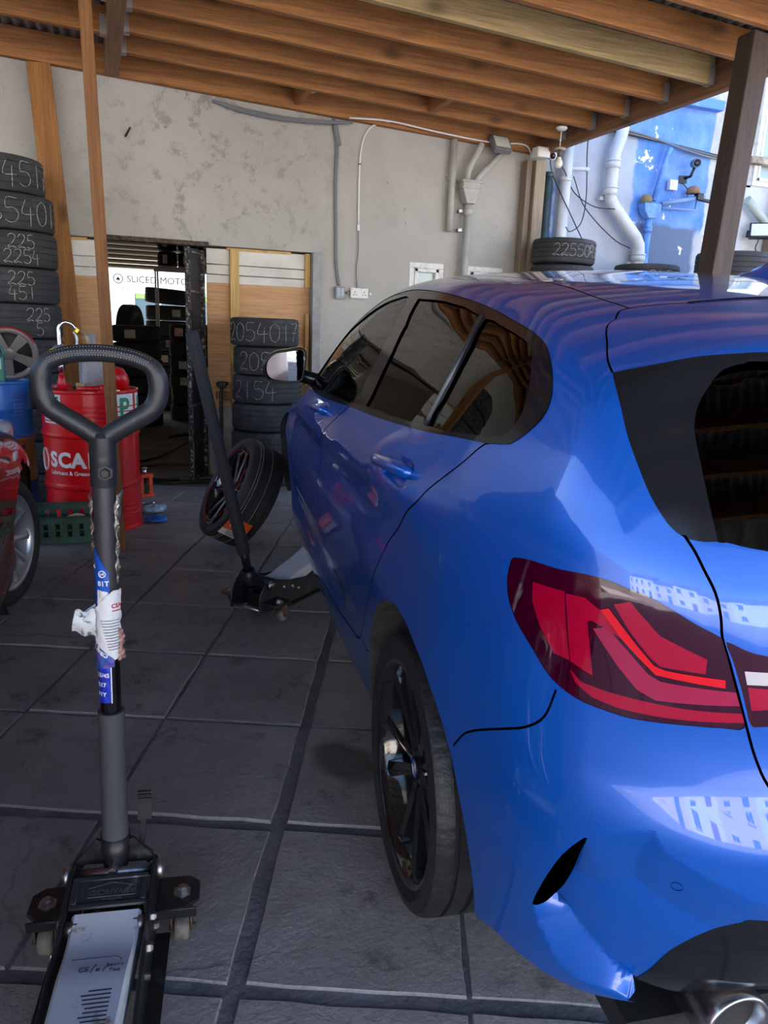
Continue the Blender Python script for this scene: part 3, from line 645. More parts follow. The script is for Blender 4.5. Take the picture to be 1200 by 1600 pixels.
def build_blue_car():
    car = empty('hatchback_car', label='glossy blue hatchback seen from its rear left corner, nose lifted on a trolley jack', cat='car')
    car.matrix_world = car_matrix()
    dlo, fg, rg, qg = sm(O_DLO, 3, True), sm(O_FG, 3, True), sm(O_RG, 1, True), sm(O_QG, 2, True)
    spoil, splow, ditch, hout, gin, hatch = map(sm, (L_SPOIL, L_SPLOW, L_DITCH, L_HOUT, L_GIN, L_HATCH))
    lamp, lampr = sm(O_LAMP, 3, True), sm(O_LAMPR, 2, True)
    bump, crease, diff, rdoor, bs, fs, rarch = map(sm, (L_BUMP, L_CREASE, L_DIFF, L_RDOOR, L_BSEAM, L_FSEAM, O_RARCH))
    vent, ledge = sm(O_VENT, 2, True), O_LEDGE
    # crease has a real corner at its peak: keep the raw points there
    crease = L_CREASE
    bottom = L_BOTTOM; cups = [sm(O_CUPR, 3, True), sm(O_CUPF, 3, True)]
    # closed helper polygons
    hatch_poly = hout[:9*4-4]  # not used directly
    p_blade = hout+[(S_REAR-.05, 1.07), (S_REAR-.05, 1.45)]+splow[::-1]
    p_glass = gin+[(-.884, 1.095), (-.959, 1.087), (-1.2, 1.075), (S_REAR-.05, 1.07), (S_REAR-.05, 1.412)]
    p_spoil = splow+[(S_REAR-.05, 1.434), (S_REAR-.05, V_TOP+.05), (-.235, V_TOP+.05)]+spoil[::-1]
    p_hatch = hatch+[(S_REAR-.05, .72), (S_REAR-.05, 1.08)]+hout[::-1][:-24]
    p_lower = crease+[(S_REAR-.05, .595)]+[(S_REAR-.05, .575)]+diff+L_LIN[::-1]+sm(O_VENT, 2, True)[10:]
    p_diff = diff+[(-.87, .2), (S_REAR-.05, .2)]
    p_bump = bump+[(-.648, .838), (-.70, .86), (-.99, .86)]+[p for p in hatch if p[1] < .86]+[(S_REAR-.05, .72), (S_REAR-.05, .1), (-.36, .1)]
    p_rdoor = rdoor[:57]+[(1.275, .47)]
    i_b = min(range(len(rdoor)), key=lambda i: abs(rdoor[i][0]-1.335))
    p_rdoor = rdoor[:i_b]+bs[::-1]+[(.6, 1.2), (0, 1.3)]
    p_fdoor = bs+rdoor[i_b:]+fs[::-1]+[(1.7, 1.25), (1.0, 1.3)]
    p_sill = [(.345, .44)]+[(.40, .43)]+[p for p in rdoor if p[0] > .47]+[(2.3, .27), (2.3, .1), (.34, .1)]
    p_roof = ditch+[(1.28, V_TOP+.05), (-.24, V_TOP+.05)]+[p for p in spoil if p[1] > 1.58][::-1]
    # windscreen edge, traced on the surface from plan coordinates
    def chart_of(x, y):
        P = roofsurf([x], [y])[0]; return (x, 1+KV*atan2(P[2]-1, y-YC) if P[2] > 1 else P[2])
    ws = [chart_of(x, y) for x, y in [(1.28, .452), (1.27, .52), (1.27, .60), (1.50, .655), (1.75, .70), (1.98, .735), (2.06, .60), (2.08, .452)]]
    p_ws = ws+[(2.08, V_TOP+.05), (1.28, V_TOP+.05)]
    p_bon = L_BONNET+[(S_FRONT+.05, .76), (S_FRONT+.05, V_TOP+.05), (2.08, V_TOP+.05)]
    seams = [rdoor, bs, fs, L_SILLR, bump, hatch, spoil, ditch, L_BONNET]
    # ---------------- triangulate the chart with every outline as an edge
    pts, edges = [], []
    def addline(line, closed=False, step=.014):
        r = resample(line, step, closed); o = len(pts); pts.extend(Vector((float(p[0]), float(p[1]))) for p in r)
        edges.extend((o+i, o+i+1) for i in range(len(r)-1))
        if closed: edges.append((o+len(r)-1, o))
    for l in (dlo, fg, rg, qg, lamp, lampr, vent, ledge, O_BAR, O_REDA, O_REDB, O_PINK, O_MID, O_STRIP, O_LRED, O_LWHT, p_ws, sm(O_FARCH, 1, True)) + tuple(cups): addline(l, True)
    for l in (splow, hout, gin, crease, diff, rarch, bottom): addline(l)
    GW = .0022
    for l in seams:
        a = np.array(resample(l, .02)); t = np.gradient(a, axis=0); t /= np.linalg.norm(t, axis=1)[:, None]; n = np.stack([-t[:, 1], t[:, 0]], 1)
        addline(a+n*GW, step=1); addline(a-n*GW, step=1)
    gs = sorted(set(list(np.arange(S_REAR, -.3, .022))+list(np.arange(-.3, 2.4, .04))+list(np.arange(2.4, S_FRONT, .06))+[S_FRONT, XC, S_REAR]))
    gv = sorted(set(list(np.arange(.17, V_TOP, .028))+[V_TOP]))
    pts += [Vector((float(s), float(v))) for s in gs for v in gv]
    pts += [Vector((float(s)+.0011*(k % 3), float(v))) for s in np.arange(-1.06, -.64, .009) for k, v in enumerate(np.arange(.335, .70, .009))]
    r = delaunay_2d_cdt(pts, edges, [], 0, 1e-5)
    V2 = np.array([tuple(v) for v in r[0]]); F = np.array([f for f in r[2] if len(f) == 3])
    V2[:, 0] = np.clip(V2[:, 0], S_REAR, S_FRONT); V2[:, 1] = np.clip(V2[:, 1], .1, V_TOP)
    P0 = surf(V2[:, 0], V2[:, 1]); N0 = fnormal(P0)
    Cn = V2[F].mean(1)
    reg = np.full(len(F), '', dtype='U16')
    def put(name, mask): reg[(reg == '') & mask] = name
    gd = np.full(len(F), 9.)
    for l in seams: gd = np.minimum(gd, dpoly(Cn, resample(l, .02)))
    bt = np.array(sorted(bottom)); below = Cn[:, 1] < np.interp(Cn[:, 0], bt[:, 0], bt[:, 1])
    put('hole', below | inpoly(Cn, rarch+[(-.480, .0), (.345, .0)]) | inpoly(Cn, O_FARCH))
    put('fglass', inpoly(Cn, fg)); put('rglass', inpoly(Cn, rg)); put('qglass', inpoly(Cn, qg)); put('trim', inpoly(Cn, dlo))
    for nm, poly in (('bar', O_BAR), ('reda', O_REDA), ('redb', O_REDB), ('pink', O_PINK), ('mid', O_MID), ('strip', O_STRIP)): put(nm, inpoly(Cn, poly) & inpoly(Cn, lamp))
    put('lamp', inpoly(Cn, lamp))
    put('lred', inpoly(Cn, O_LRED)); put('lwht', inpoly(Cn, O_LWHT)); put('lampr', inpoly(Cn, lampr))
    put('gap', gd < GW*.95)
    put('vent', inpoly(Cn, vent)); put('ledge', inpoly(Cn, ledge))
    put('diff', inpoly(Cn, p_diff)); put('lower', inpoly(Cn, p_lower))
    put('spoiler', inpoly(Cn, p_spoil))
    put('glass', inpoly(Cn, p_glass)); put('blade', inpoly(Cn, p_blade))
    hp = hatch+[(S_REAR-.05, .72), (S_REAR-.05, 1.07)]+L_HOUT[::-1][1:-7]
    put('hatch', inpoly(Cn, hp))
    put('bumper', inpoly(Cn, p_bump))
    put('cupr', inpoly(Cn, cups[0])); put('cupf', inpoly(Cn, cups[1]))
    put('rdoor', inpoly(Cn, p_rdoor)); put('fdoor', inpoly(Cn, p_fdoor)); put('sill', inpoly(Cn, p_sill))
    put('ws', inpoly(Cn, p_ws)); put('roof', inpoly(Cn, p_roof)); put('bonnet', inpoly(Cn, p_bon))
    put('fender', (Cn[:, 0] > 1.8) & (Cn[:, 1] < 1.06)); put('body', reg == '')
    # ---------------- displacement of the sculpted areas
    def d_lower(Q):
        d = dpoly(Q, crease); return -.34*np.minimum(d, .09)-.06*np.clip(d-.09, 0, .1)
    def d_ledge(Q):
        a = dpoly(Q, L_LOUT); b = dpoly(Q, L_LIN); w = a/(a+b+1e-9)
        return d_lower(Q)*w*np.clip(dpoly(Q, [(-.858, .352)])/.05, 0, 1)
    def cup(poly, depth):
        return lambda Q: -depth*sstep(0, .028, dpoly(Q, list(poly)+[poly[0]]))
    disp = {'lower': d_lower, 'ledge': d_ledge, 'vent': lambda Q: np.full(len(Q), -.07), 'diff': lambda Q: np.full(len(Q), -.035),
            'fglass': lambda Q: np.full(len(Q), -.005), 'rglass': lambda Q: np.full(len(Q), -.005), 'qglass': lambda Q: np.full(len(Q), -.005),
            'glass': lambda Q: np.full(len(Q), -.010), 'cupr': cup(cups[0], .024), 'cupf': cup(cups[1], .024),
            'bar': lambda Q: .0012+0*Q[:, 0]}
    def pos(Q, fn):
        P = surf(Q[:, 0], Q[:, 1])
        return P if fn is None else P+fnormal(P)*fn(Q)[:, None]
    pieces = {}
    def piece(region):
        f = F[reg == region]
        if not len(f): return None
        u, inv = np.unique(f.ravel(), return_inverse=True); f = inv.reshape(-1, 3)[:, ::-1]
        fn = disp.get(region); Q = V2[u]
        P = P0[u] if fn is None else P0[u]+N0[u]*fn(Q)[:, None]
        N = N0[u]
        if region in ('lower', 'ledge', 'cupr', 'cupf', 'glass'):
            e = .003; ds = pos(Q+[e, 0], fn)-pos(Q-[e, 0], fn); dv = pos(Q+[0, e], fn)-pos(Q-[0, e], fn)
            N = np.cross(dv, ds); N /= np.maximum(np.linalg.norm(N, axis=1), 1e-9)[:, None]
            N *= np.sign((N*N0[u]).sum(1))[:, None]
        return P, f, N
    def emit(name, parts, m, parent, side=1, both=False):
        vs, fs, ns = [], [], []; o = 0
        for q in parts:
            if q is None: continue
            P, f, N = q
            for sg in ((1, -1) if both else (side,)):
                a = np.array([1, sg, 1]); vs.append(P*a); ns.append(N*a); fs.append((f if sg > 0 else f[:, ::-1])+o); o += len(P)
        vs = np.concatenate(vs); fs = np.concatenate(fs); ns = np.concatenate(ns)
        me = bpy.data.meshes.new(name); me.from_pydata(vs.tolist(), [], fs.tolist()); me.update()
        me.polygons.foreach_set('use_smooth', [True]*len(fs)); me.normals_split_custom_set_from_vertices(ns.tolist())
        me.materials.append(m); return link(name, me, parent)
    def ribbon(lines, d0, d1, closed=False, lift=0):
        vs, fs, ns = [], [], []; o = 0
        for l in lines:
            Q = np.array(resample(l, .015, closed)); P = surf(Q[:, 0], Q[:, 1]); N = fnormal(P)
            d0v = d0(Q) if callable(d0) else np.full(len(Q), d0); d1v = d1(Q) if callable(d1) else np.full(len(Q), d1)
            k = len(Q); vs += list(P+N*d0v[:, None])+list(P+N*d1v[:, None])
            t = np.gradient(P, axis=0); nn = np.cross(t, N); nn /= np.maximum(np.linalg.norm(nn, axis=1), 1e-9)[:, None]; ns += list(nn)*2
            for i in range(k if closed else k-1):
                j = (i+1) % k; fs.append((o+i, o+j, o+k+j)); fs.append((o+i, o+k+j, o+k+i))
            o += 2*k
        return np.array(vs), np.array(fs), np.array(ns)
    def vgroove(lines):
        vs, fs, ns = [], [], []; o = 0
        for l in lines:
            a = np.array(resample(l, .02)); t = np.gradient(a, axis=0); t /= np.linalg.norm(t, axis=1)[:, None]; n = np.stack([-t[:, 1], t[:, 0]], 1)
            rows = []
            for off, d in ((-GW-.001, -.0008), (0, -.010), (GW+.001, -.0008)):
                Q = a+n*off; Q[:, 0] = np.clip(Q[:, 0], S_REAR, S_FRONT); Q[:, 1] = np.clip(Q[:, 1], .1, V_TOP)
                P = surf(Q[:, 0], Q[:, 1]); rows.append(P+fnormal(P)*d)
            k = len(a)
            for rr in rows: vs += list(rr)
            ns += [(0, 1, 0)]*(3*k)
            for i in range(k-1):
                for j in (0, 1): fs += [(o+j*k+i, o+j*k+i+1, o+(j+1)*k+i+1), (o+j*k+i, o+(j+1)*k+i+1, o+(j+1)*k+i)]
            o += 3*k
        return np.array(vs), np.array(fs), np.array(ns, float)
    def cline(line, r, d, n=6):
        Q = np.array(resample(line, .02)); P = surf(Q[:, 0], Q[:, 1]); P = P+fnormal(P)*d
        return [tuple(p) for p in P]
    # ---------------- emit the parts
    pc = {k: piece(k) for k in set(reg) if k not in ('hole', 'gap', '')}
    shell = emit('body_shell', [pc['body']], BLUE, car, both=True)
    roofB = None
    xs = np.linspace(XC, 1.28, 40); ys = np.linspace(0, YC, 14)
    def chartB(x0, x1, nx):
        xs = np.linspace(x0, x1, nx); ys = np.linspace(0, YC, 14); X, Y = np.meshgrid(xs, ys); P = roofsurf(X.ravel(), Y.ravel())
        f = [];
        for j in range(13):
            for i in range(nx-1):
                a = j*nx+i; f += [(a, a+1, a+nx+1), (a, a+nx+1, a+nx)]
        return P, np.array(f), fnormal(P)
    emit('roof_panel', [pc['roof'], chartB(XC, 1.28, 50)], BLUE, car, both=True)
    wsn = emit('windscreen', [pc['ws'], chartB(1.28, 2.08, 24)], GLASS_C, car, both=True)
    emit('bonnet', [pc['bonnet'], chartB(2.08, XF, 30)], BLUE, car, both=True)
    emit('rear_spoiler', [pc['spoiler']], BLUE, car, both=True)
    tg = emit('tailgate', [pc['hatch']], BLUE, car, both=True)
    emit('rear_window', [pc['glass']], GLASS_T, tg, both=True)
    emit('window_surround', [pc['blade']], GBLACK, tg, both=True)
    emit('window_seal', [ribbon([gin], .0005, lambda Q: np.full(len(Q), -.010)), ribbon([splow], 0, -.05)], MBLACK, tg, both=True)
    bp_ = emit('rear_bumper', [pc['bumper'], pc['lower'], pc['ledge']], BLUE, car, both=True)
    for sg in (1, -1): emit('air_vent', [pc['vent'], ribbon([vent+[vent[0]]], 0, -.07)], GAP, bp_, sg)
    emit('diffuser', [pc['diff'], ribbon([diff], lambda Q: d_lower(Q), -.035)], GBLACK, bp_, both=True)
    for sg in (1, -1): emit('parking_sensor', [ribbon([[(-.8790+.0085*cos(a), .598+.0085*sin(a)) for a in np.linspace(0, 2*pi, 24)]], lambda Q: d_lower(Q)+.0012, lambda Q: d_lower(Q)-.001),
                            ribbon([[(-.8790+.0095*cos(a), .598+.0095*sin(a)) for a in np.linspace(0, 2*pi, 24)]], lambda Q: d_lower(Q)+.0005, lambda Q: d_lower(Q)+.0005)], GAP, bp_, sg)
    emit('panel_gap', [vgroove(seams)], GAP, car, both=True)['kind'] = 'stuff'
    for sg in (1, -1):
        rd = emit('rear_door', [pc['rdoor'], pc['cupr']], BLUE, car, sg); fd = emit('front_door', [pc['fdoor'], pc['cupf']], BLUE, car, sg)
        emit('front_wing', [pc['fender']], BLUE, car, sg); emit('side_sill', [pc['sill']], BLUE, car, sg)
        emit('window_trim', [pc['trim'], ribbon([dlo+[dlo[0]]], .0015, -.004), ribbon([fg+[fg[0]]], .0, -.006), ribbon([rg+[rg[0]]], .0, -.006), ribbon([qg+[qg[0]]], .0, -.006)], GBLACK, car, sg)
        emit('front_side_window', [pc['fglass']], GLASS_C, car, sg)
        emit('rear_side_window', [pc['rglass']], GLASS_T, car, sg)
        emit('quarter_window', [pc['qglass']], GLASS_T, car, sg)
        b = MB()
        b.tube([(p[0], p[1]*sg, p[2]) for p in cline(sm([(.149, 1.42), (.088, 1.344), (.07, 1.275), (.076, 1.206), (.088, 1.134)]), 0, .0005)], .0065, 6)
        b.build('window_divider_bar', mat('satin grey trim', (.10, .10, .105), .35, .7), car)
        tl = emit('tail_lamp', [pc['lamp'], ribbon([lamp+[lamp[0]]], .001, -.012)], LENSD, car, sg); tl['label'] = 'dark red wraparound tail lamp'
        for nm, m in (('bar', LENSB), ('reda', LENSR), ('redb', LENSR), ('pink', LENSP), ('mid', LENSR), ('strip', LENSR)):
            emit('light_bar' if nm == 'bar' else 'lamp_reflector', [pc[nm]], m, tl, sg)
        tr = emit('tailgate_lamp', [pc['lampr']], LENSD, tg, sg)
        emit('lamp_lens', [pc['lred'], pc['lwht']] if False else [pc['lred']], LENSR, tg, sg); emit('reversing_lens', [pc['lwht']], LENSW, tg, sg)
        # door handles: a bar bridging the cup
        for (par, dx, dz) in ((rd, 0, 0), (fd, 1.10, -.045)):
            Q = np.array([(.300+dx, .996+dz), (.27+dx, 1.000+dz), (.20+dx, 1.008+dz), (.12+dx, 1.017+dz), (.06+dx, 1.022+dz), (.043+dx, 1.024+dz)])
            P = surf(Q[:, 0], Q[:, 1]); N = fnormal(P); off = np.array([-.006, .010, .017, .019, .012, -.006])
            P = P+N*off[:, None]; P[:, 1] *= sg
            MB().tube([tuple(p) for p in smooth_poly(list(P), 4)], [.011]*2+[.015]*17+[.012]*2, 12).build('door_handle', BLUE, par)
        # wheel arch liners
        for arch_line, nm in ((rarch, 'r'), (O_FARCH, 'f')):
            Q = np.array(resample(arch_line, .03)); P = surf(Q[:, 0], Q[:, 1]); vs, fs = [], []
            k = len(P)
            for w in range(2):
                for p in P: vs.append((p[0], sg*(p[1]-.0005 if w == 0 else .50), p[2]))
            fs = [(i, i+1, k+i+1, k+i) for i in range(k-1)]
            cx = P[:, 0].mean(); vs.append((cx, sg*.50, .3)); fs += [(k+i, k+i+1, 2*k) for i in range(k-1)]
            MB().add(vs, fs, True).build('wheel_arch_liner', mat('felt arch liner', (.03, .03, .033), .95, col2='#4a4a48', nscale=14, bump=.5, bscale=60), car)
        # exhaust tip
        t = MB(); c0 = Vector((-.735, sg*.515, .322)); ax = Vector((-1, 0, .06)).normalized()
        Mx = Matrix.Translation(c0) @ ax.to_track_quat('Z', 'Y').to_matrix().to_4x4()
        t.lathe([(.030, -.14), (.056, -.13), (.058, -.01), (.057, .0), (.054, .003), (.050, .0), (.043, -.05), (.038, -.12), (0, -.12)], 40, Mx)
        t.build('exhaust_tip', mat('brushed steel', (.55, .54, .53), .25, 1.0), car)
    # floor pan and cabin
    MB().box((1.15, 0, .235), (3.6, 1.30, .05)).box((-.50, 0, .32), (.42, 1.1, .06)).build('underbody', MBLACK, car)
    MB().box((.9, 0, .50), (2.6, 1.45, .06)).box((-.35, 0, .80), (.35, 1.2, .06)).box((1.80, 0, .82), (.35, 1.5, .28)).box((2.0, 0, .70), (.06, 1.5, .5)).build('cabin_floor', MBLACK, car, bevel=.03)
    seatm = mat('dark seat cloth', (.02, .02, .022), .8, bump=.3, bscale=120)
    for sg in (1, -1):
        b = MB().box((1.12, .37*sg, .62), (.52, .50, .18)).box((.80, .37*sg, .93), (.16, .48, .60), (0, .30-.55, 0)).box((.70, .37*sg, 1.28), (.10, .27, .19), (0, -.2, 0))
        b.build('front_seat', seatm, car, bevel=.04, seg=3)
        b = MB().box((.28, .37*sg, .64), (.48, .56, .16)).box((-.02, .37*sg, .90), (.14, .54, .50), (0, -.3, 0)).box((-.12, .37*sg, 1.20), (.09, .26, .15), (0, -.2, 0))
        b.build('rear_seat', seatm, car, bevel=.04, seg=3)
    wc = Vector((1.52, -.37, 1.02)); wx = Vector((.92, 0, .38))
    W = Matrix.Translation(wc) @ wx.to_track_quat('Z', 'Y').to_matrix().to_4x4()
    b = MB().tube([W @ Vector((.185*cos(a), .185*sin(a), 0)) for a in np.linspace(0, 2*pi, 33)[:-1]], .016, 8, closed=True)
    for a in (0, pi, -pi/2): b.beam(W @ Vector((0, 0, 0)), W @ Vector((.18*cos(a), .18*sin(a), 0)), .05, .02, W.to_3x3() @ Vector((0, 0, 1)))
    b.build('steering_wheel', MBLACK, car)
    # door mirrors
    for sg in (1, -1):
        outl = smooth_poly([(.905, 1.142), (.991, 1.138), (1.044, 1.121), (1.077, 1.080), (1.073, 1.028), (1.03, 1.005), (.93, 1.008), (.908, 1.04)], 5, True)
        k = len(outl); cy, cz = np.mean([p[0] for p in outl]), np.mean([p[1] for p in outl]); rows = [(1.755, .90), (1.750, 1.0), (1.775, 1.03), (1.84, .99), (1.89, .80), (1.915, .45)]
        vs, fs = [], []
        for x, sc in rows: vs += [(x+(p[0]-.9)*.10*0, (cy+(p[0]-cy)*sc)*sg, cz+(p[1]-cz)*sc) for p in outl]
        for j in range(len(rows)-1): fs += [(j*k+i, j*k+(i+1) % k, (j+1)*k+(i+1) % k, (j+1)*k+i) for i in range(k)]
        fs.append(tuple((len(rows)-1)*k+i for i in range(k)))
        dm = MB().add(vs, fs, True).build('door_mirror', GBLACK, car)
        gl = [(1.757+(p[0]-cy)*(.20 if sg > 0 else .30), (cy+(p[0]-cy)*.90)*sg, cz+(p[1]-cz)*.88) for p in outl]
        MB().add(gl, [tuple(range(k))]).build('mirror_glass', mat('mirror glass', (.36, .39, .39), .01, 1.0), dm)
        MB().tube([(1.80, .80*sg, 1.0), (1.80, .86*sg, 1.015), (1.80, .95*sg, 1.04)], [.035, .030, .028], 10).build('mirror_stalk', GBLACK, dm)
    MB().tube([tuple(roofsurf([-.242+.012*abs(y)/.45], [y])[0]+np.array([0, 0, .0004])) for y in np.linspace(-.46, .46, 25)], .0022, 6).build('spoiler_joint', GAP, car)
    # shark fin aerial
    prof = [(.26, 0), (.18, .020), (.115, .055), (.085, .064), (.078, .05), (.082, 0)]
    rz = lambda x: float(roofsurf([x], [0.])[0][2])
    vs, fs = [], []; n = len(prof)
    for w, sc in ((.020, 0), (-.020, 0)): pass
    rows = [(.5, 0.), (1., 0.)]
    lo = [(x, rz(x)-.004) for x in np.linspace(.27, .06, 12)]
    hh = pchip([.06, .075, .09, .13, .20, .27], [.03, .064, .066, .052, .024, .004])
    for i, (x, z) in enumerate(lo):
        h = float(hh(np.array([x]))[0]); w = .026*np.sin(min(1, (i+.3)/5)*pi/2)
        for q, (wy, wz) in enumerate(((-1, 0), (-.55, .55), (0, 1), (.55, .55), (1, 0))): vs.append((x, w*wy, z+h*wz))
    for i in range(11):
        for q in range(4): fs.append((i*5+q, i*5+q+1, (i+1)*5+q+1, (i+1)*5+q))
    fs.append(tuple(55+q for q in range(5)))
    MB().add(vs, fs, True).build('roof_aerial', BLUE, car)
    return car

# ---------------------------------------------------------------- wheels and tyres
def tyre_profile(R, ri, w, grooves=(-.28, -.09, .09, .28), gw=.009, gd=.007):
    """closed section (radius, across): bead, sidewall, shoulder, grooved tread"""
    h = w/2; p = [(ri, -h*.80), (ri+.012, -h*.92), (ri+(R-ri)*.45, -h*1.0), (R-.030, -h*.985), (R-.012, -h*.93), (R-.003, -h*.82)]
    t = []
    for g in grooves:
        c = g*w; t += [(R, c-gw/2-.001), (R-gd, c-gw/2+.001), (R-gd, c+gw/2-.001), (R, c+gw/2+.001)]
    p += t + [(a, -b) for a, b in reversed(p)]
    return p
def tyre_mesh(R=.315, ri=.222, w=.225, n=96, slots=True, inner=True, gd=.007):
    pr = tyre_profile(R, ri, w, gd=gd); P = len(pr); b = MB(); vs = []
    for k in range(n):
        a = 2*pi*k/n
        for i, (r, z) in enumerate(pr):
            if slots and k % 5 == 0 and i in (5, P-6): r -= .0028
            vs.append((r*cos(a), r*sin(a), z))
    fs = []
    for k in range(n):
        j = (k+1) % n
        for i in range(P-1): fs.append((k*P+i, j*P+i, j*P+i+1, k*P+i+1))
        if inner: fs.append((k*P+P-1, j*P+P-1, j*P, k*P))
    return b.add(vs, fs, True)
def roundel(parent, r, z, M):
    """blue and white quartered badge in a black ring"""
    ring = MB().lathe([(0, z-.001), (r, z-.001), (r, z+.002), (r*.7, z+.002), (r*.7, z+.0005), (0, z+.0005)], 28, M).build('cap_badge', GBLACK, parent)
    for q in range(4):
        b = MB(); a0 = q*pi/2; pts = [(0, 0)]+[(r*.7*cos(a0+t), r*.7*sin(a0+t)) for t in np.linspace(0, pi/2, 7)]
        b.prism(pts, z+.0006, z+.0015, M); b.build('badge_quarter', mat('badge blue', (.01, .14, .55), .3) if q % 2 else mat('badge white', (.8, .8, .8), .3), ring)
def spoked_wheel(parent, M, R=.318, ri=.252, w=.225, rimmat=None, spokes=5, badge=True, silver=False, rub=None, double=True):
    """wheel in local axes: Z is the axle, +Z the outer face"""
    rimmat = rimmat or mat('gloss black alloy', (.012, .012, .014), .10, 0, .7)
    sub = Matrix(M)
    t = tyre_mesh(R, ri, w, 300); t.v = [tuple(sub @ Vector(v)) for v in t.v]
    ty = t.build('tyre', rub or RUB, parent, sharp=30)
    h = w/2
    MB().lathe([(ri+.002, h*.74), (ri+.012, h*.90), (ri+.006, h*.93), (ri-.006, h*.86), (ri-.014, h*.62), (ri-.024, h*.1), (ri-.03, -h*.8), (ri+.006, -h*.88)], 72, sub).build('rim', rimmat, parent)
    # spokes
    zf = h*.52
    for s in range(spokes):
        a = 2*pi*s/spokes+.35
        Rz = Matrix.Rotation(a, 4, 'Z')
        legs = [(-1), (1)] if double else [0]
        b = MB()
        for sd in legs:
            # a tapering faceted bar from hub to rim
            sec = []
            for (r, off, wid, z0, z1) in ((.040, .017, .034, zf-.035, zf+.004), (.11, .030, .036, zf-.030, zf+.010), (ri-.030, .060 if double else 0, .050 if double else .06, zf-.02, zf+.022), (ri-.006, .066 if double else 0, .056 if double else .075, zf-.01, zf+.026)):
                c = off*sd if double else 0
                sec.append([(r, c-wid/2, z0), (r, c+wid/2, z0), (r, c+wid*.42, z1-.006), (r, c, z1), (r, c-wid*.42, z1-.006)])
            vs = [tuple(sub @ (Rz @ Vector(v))) for q in sec for v in q]; fs = []
            for j in range(3):
                for i in range(5): fs.append((j*5+i, j*5+(i+1) % 5, (j+1)*5+(i+1) % 5, (j+1)*5+i))
            b.add(vs, fs)
        b.build('spoke', rimmat, parent)
    hub = MB().lathe([(0, zf+.006), (.030, zf+.006), (.034, zf+.002), (.056, zf-.002), (.066, zf-.02), (.07, zf-.06), (0, zf-.06)], 32, sub).build('hub', rimmat, parent)
    for s in range(5):
        a = 2*pi*(s+.5)/5+.35; c = Vector((.050*cos(a), .050*sin(a), 0))
        MB().cyl(sub @ (c+Vector((0, 0, zf-.03))), sub @ (c+Vector((0, 0, zf+.0))), .010, 6).build('wheel_bolt', STEEL, hub)
    if badge: roundel(parent, .030, zf+.008, sub)
    return ty
def brake(parent, M):
    MB().lathe([(0, -.012), (.15, -.012), (.15, .012), (0, .012)], 40, M).build('brake_disc', mat('dull brake steel', (.10, .095, .09), .6, .6), parent)
CAR = build_blue_car()
def car_wheels():
    for sg in (1, -1):
        # rear wheels; the front left wheel is off and leans beside the car
        Mw = Matrix.Translation((0.012, sg*.772, .306)) @ Matrix.Rotation(-sg*pi/2, 4, 'X')
        w = empty('rear_wheel'); w.parent = CAR; spoked_wheel(w, Mw, rub=RUBW)
        brake(w, Matrix.Translation((0.012, sg*.72, .306)) @ Matrix.Rotation(-sg*pi/2, 4, 'X'))
    Mw = Matrix.Translation((2.665, -.78, .25)) @ Matrix.Rotation(pi/2, 4, 'X')
    w = empty('front_wheel'); w.parent = CAR; spoked_wheel(w, Mw)
    d = empty('front_brake'); d.parent = CAR
    brake(d, Matrix.Translation((2.665, .74, .27)) @ Matrix.Rotation(pi/2, 4, 'X'))
    MB().cyl((2.665, .70, .27), (2.665, .82, .27), .06).build('wheel_hub', STEEL, d)
car_wheels()
# ================================================================ loose tyres, stacks, chalk writing
CHALK = mat('white chalk', '#b9b7b1', .9, col2='#4a4a4a', nscale=70, wear=(.5, .62))
STROKES = {
 '0': [[(.3, 1), (.08, .8), (.03, .45), (.12, .1), (.3, 0), (.5, .15), (.57, .5), (.5, .85), (.3, 1)]],
 '1': [[(.3, 1), (.3, 0)]], '2': [[(.03, .78), (.15, .97), (.4, 1), (.52, .8), (.4, .5), (.15, .2), (.0, .08), (.12, .0), (.25, .1), (.58, .0)]],
 '3': [[(.05, .95), (.3, 1), (.5, .82), (.4, .6), (.2, .52), (.45, .45), (.57, .22), (.4, .02), (.05, .05)]],
 '4': [[(.2, 1), (.03, .42), (.58, .42)], [(.4, .75), (.38, -.1)]],
 '5': [[(.52, 1), (.12, 1), (.08, .6), (.35, .62), (.55, .4), (.48, .12), (.25, 0), (.02, .1)]],
 '6': [[(.5, 1), (.2, .75), (.06, .35), (.2, .02), (.45, .05), (.52, .3), (.3, .45), (.08, .3)]],
 '7': [[(.03, 1), (.56, 1), (.3, .5), (.2, 0)], [(.12, .5), (.5, .52)]],
 'R': [[(.05, 0), (.05, 1), (.4, 1), (.5, .75), (.35, .55), (.05, .52)], [(.25, .52), (.55, 0)]],
 '-': [[(.1, .5), (.5, .5)]], ' ': []}
def chalk(parent, text, R, th0, z0, h, name='chalk_number'):
    """hand drawn numbers on the outside of a flat lying tyre, broken by the tread grooves"""
    b = MB(); w = h*.62; x = -len(text)*w*1.12/2
    for c in text:
        for st in STROKES[c]:
            P = smooth_poly(st, 3); pts = []
            for (px, py) in P:
                t = th0+(x+px*w/.6)/R; pts.append(((R+.001)*cos(t), (R+.001)*sin(t), z0+(py-.5)*h))
            b.tube(pts, [.0013+.0013*abs(sin(7*i+px*9)) for i in range(len(pts))], 5)
        x += w*1.12
    return b.build(name, CHALK, parent)
TYRE_ME = {}
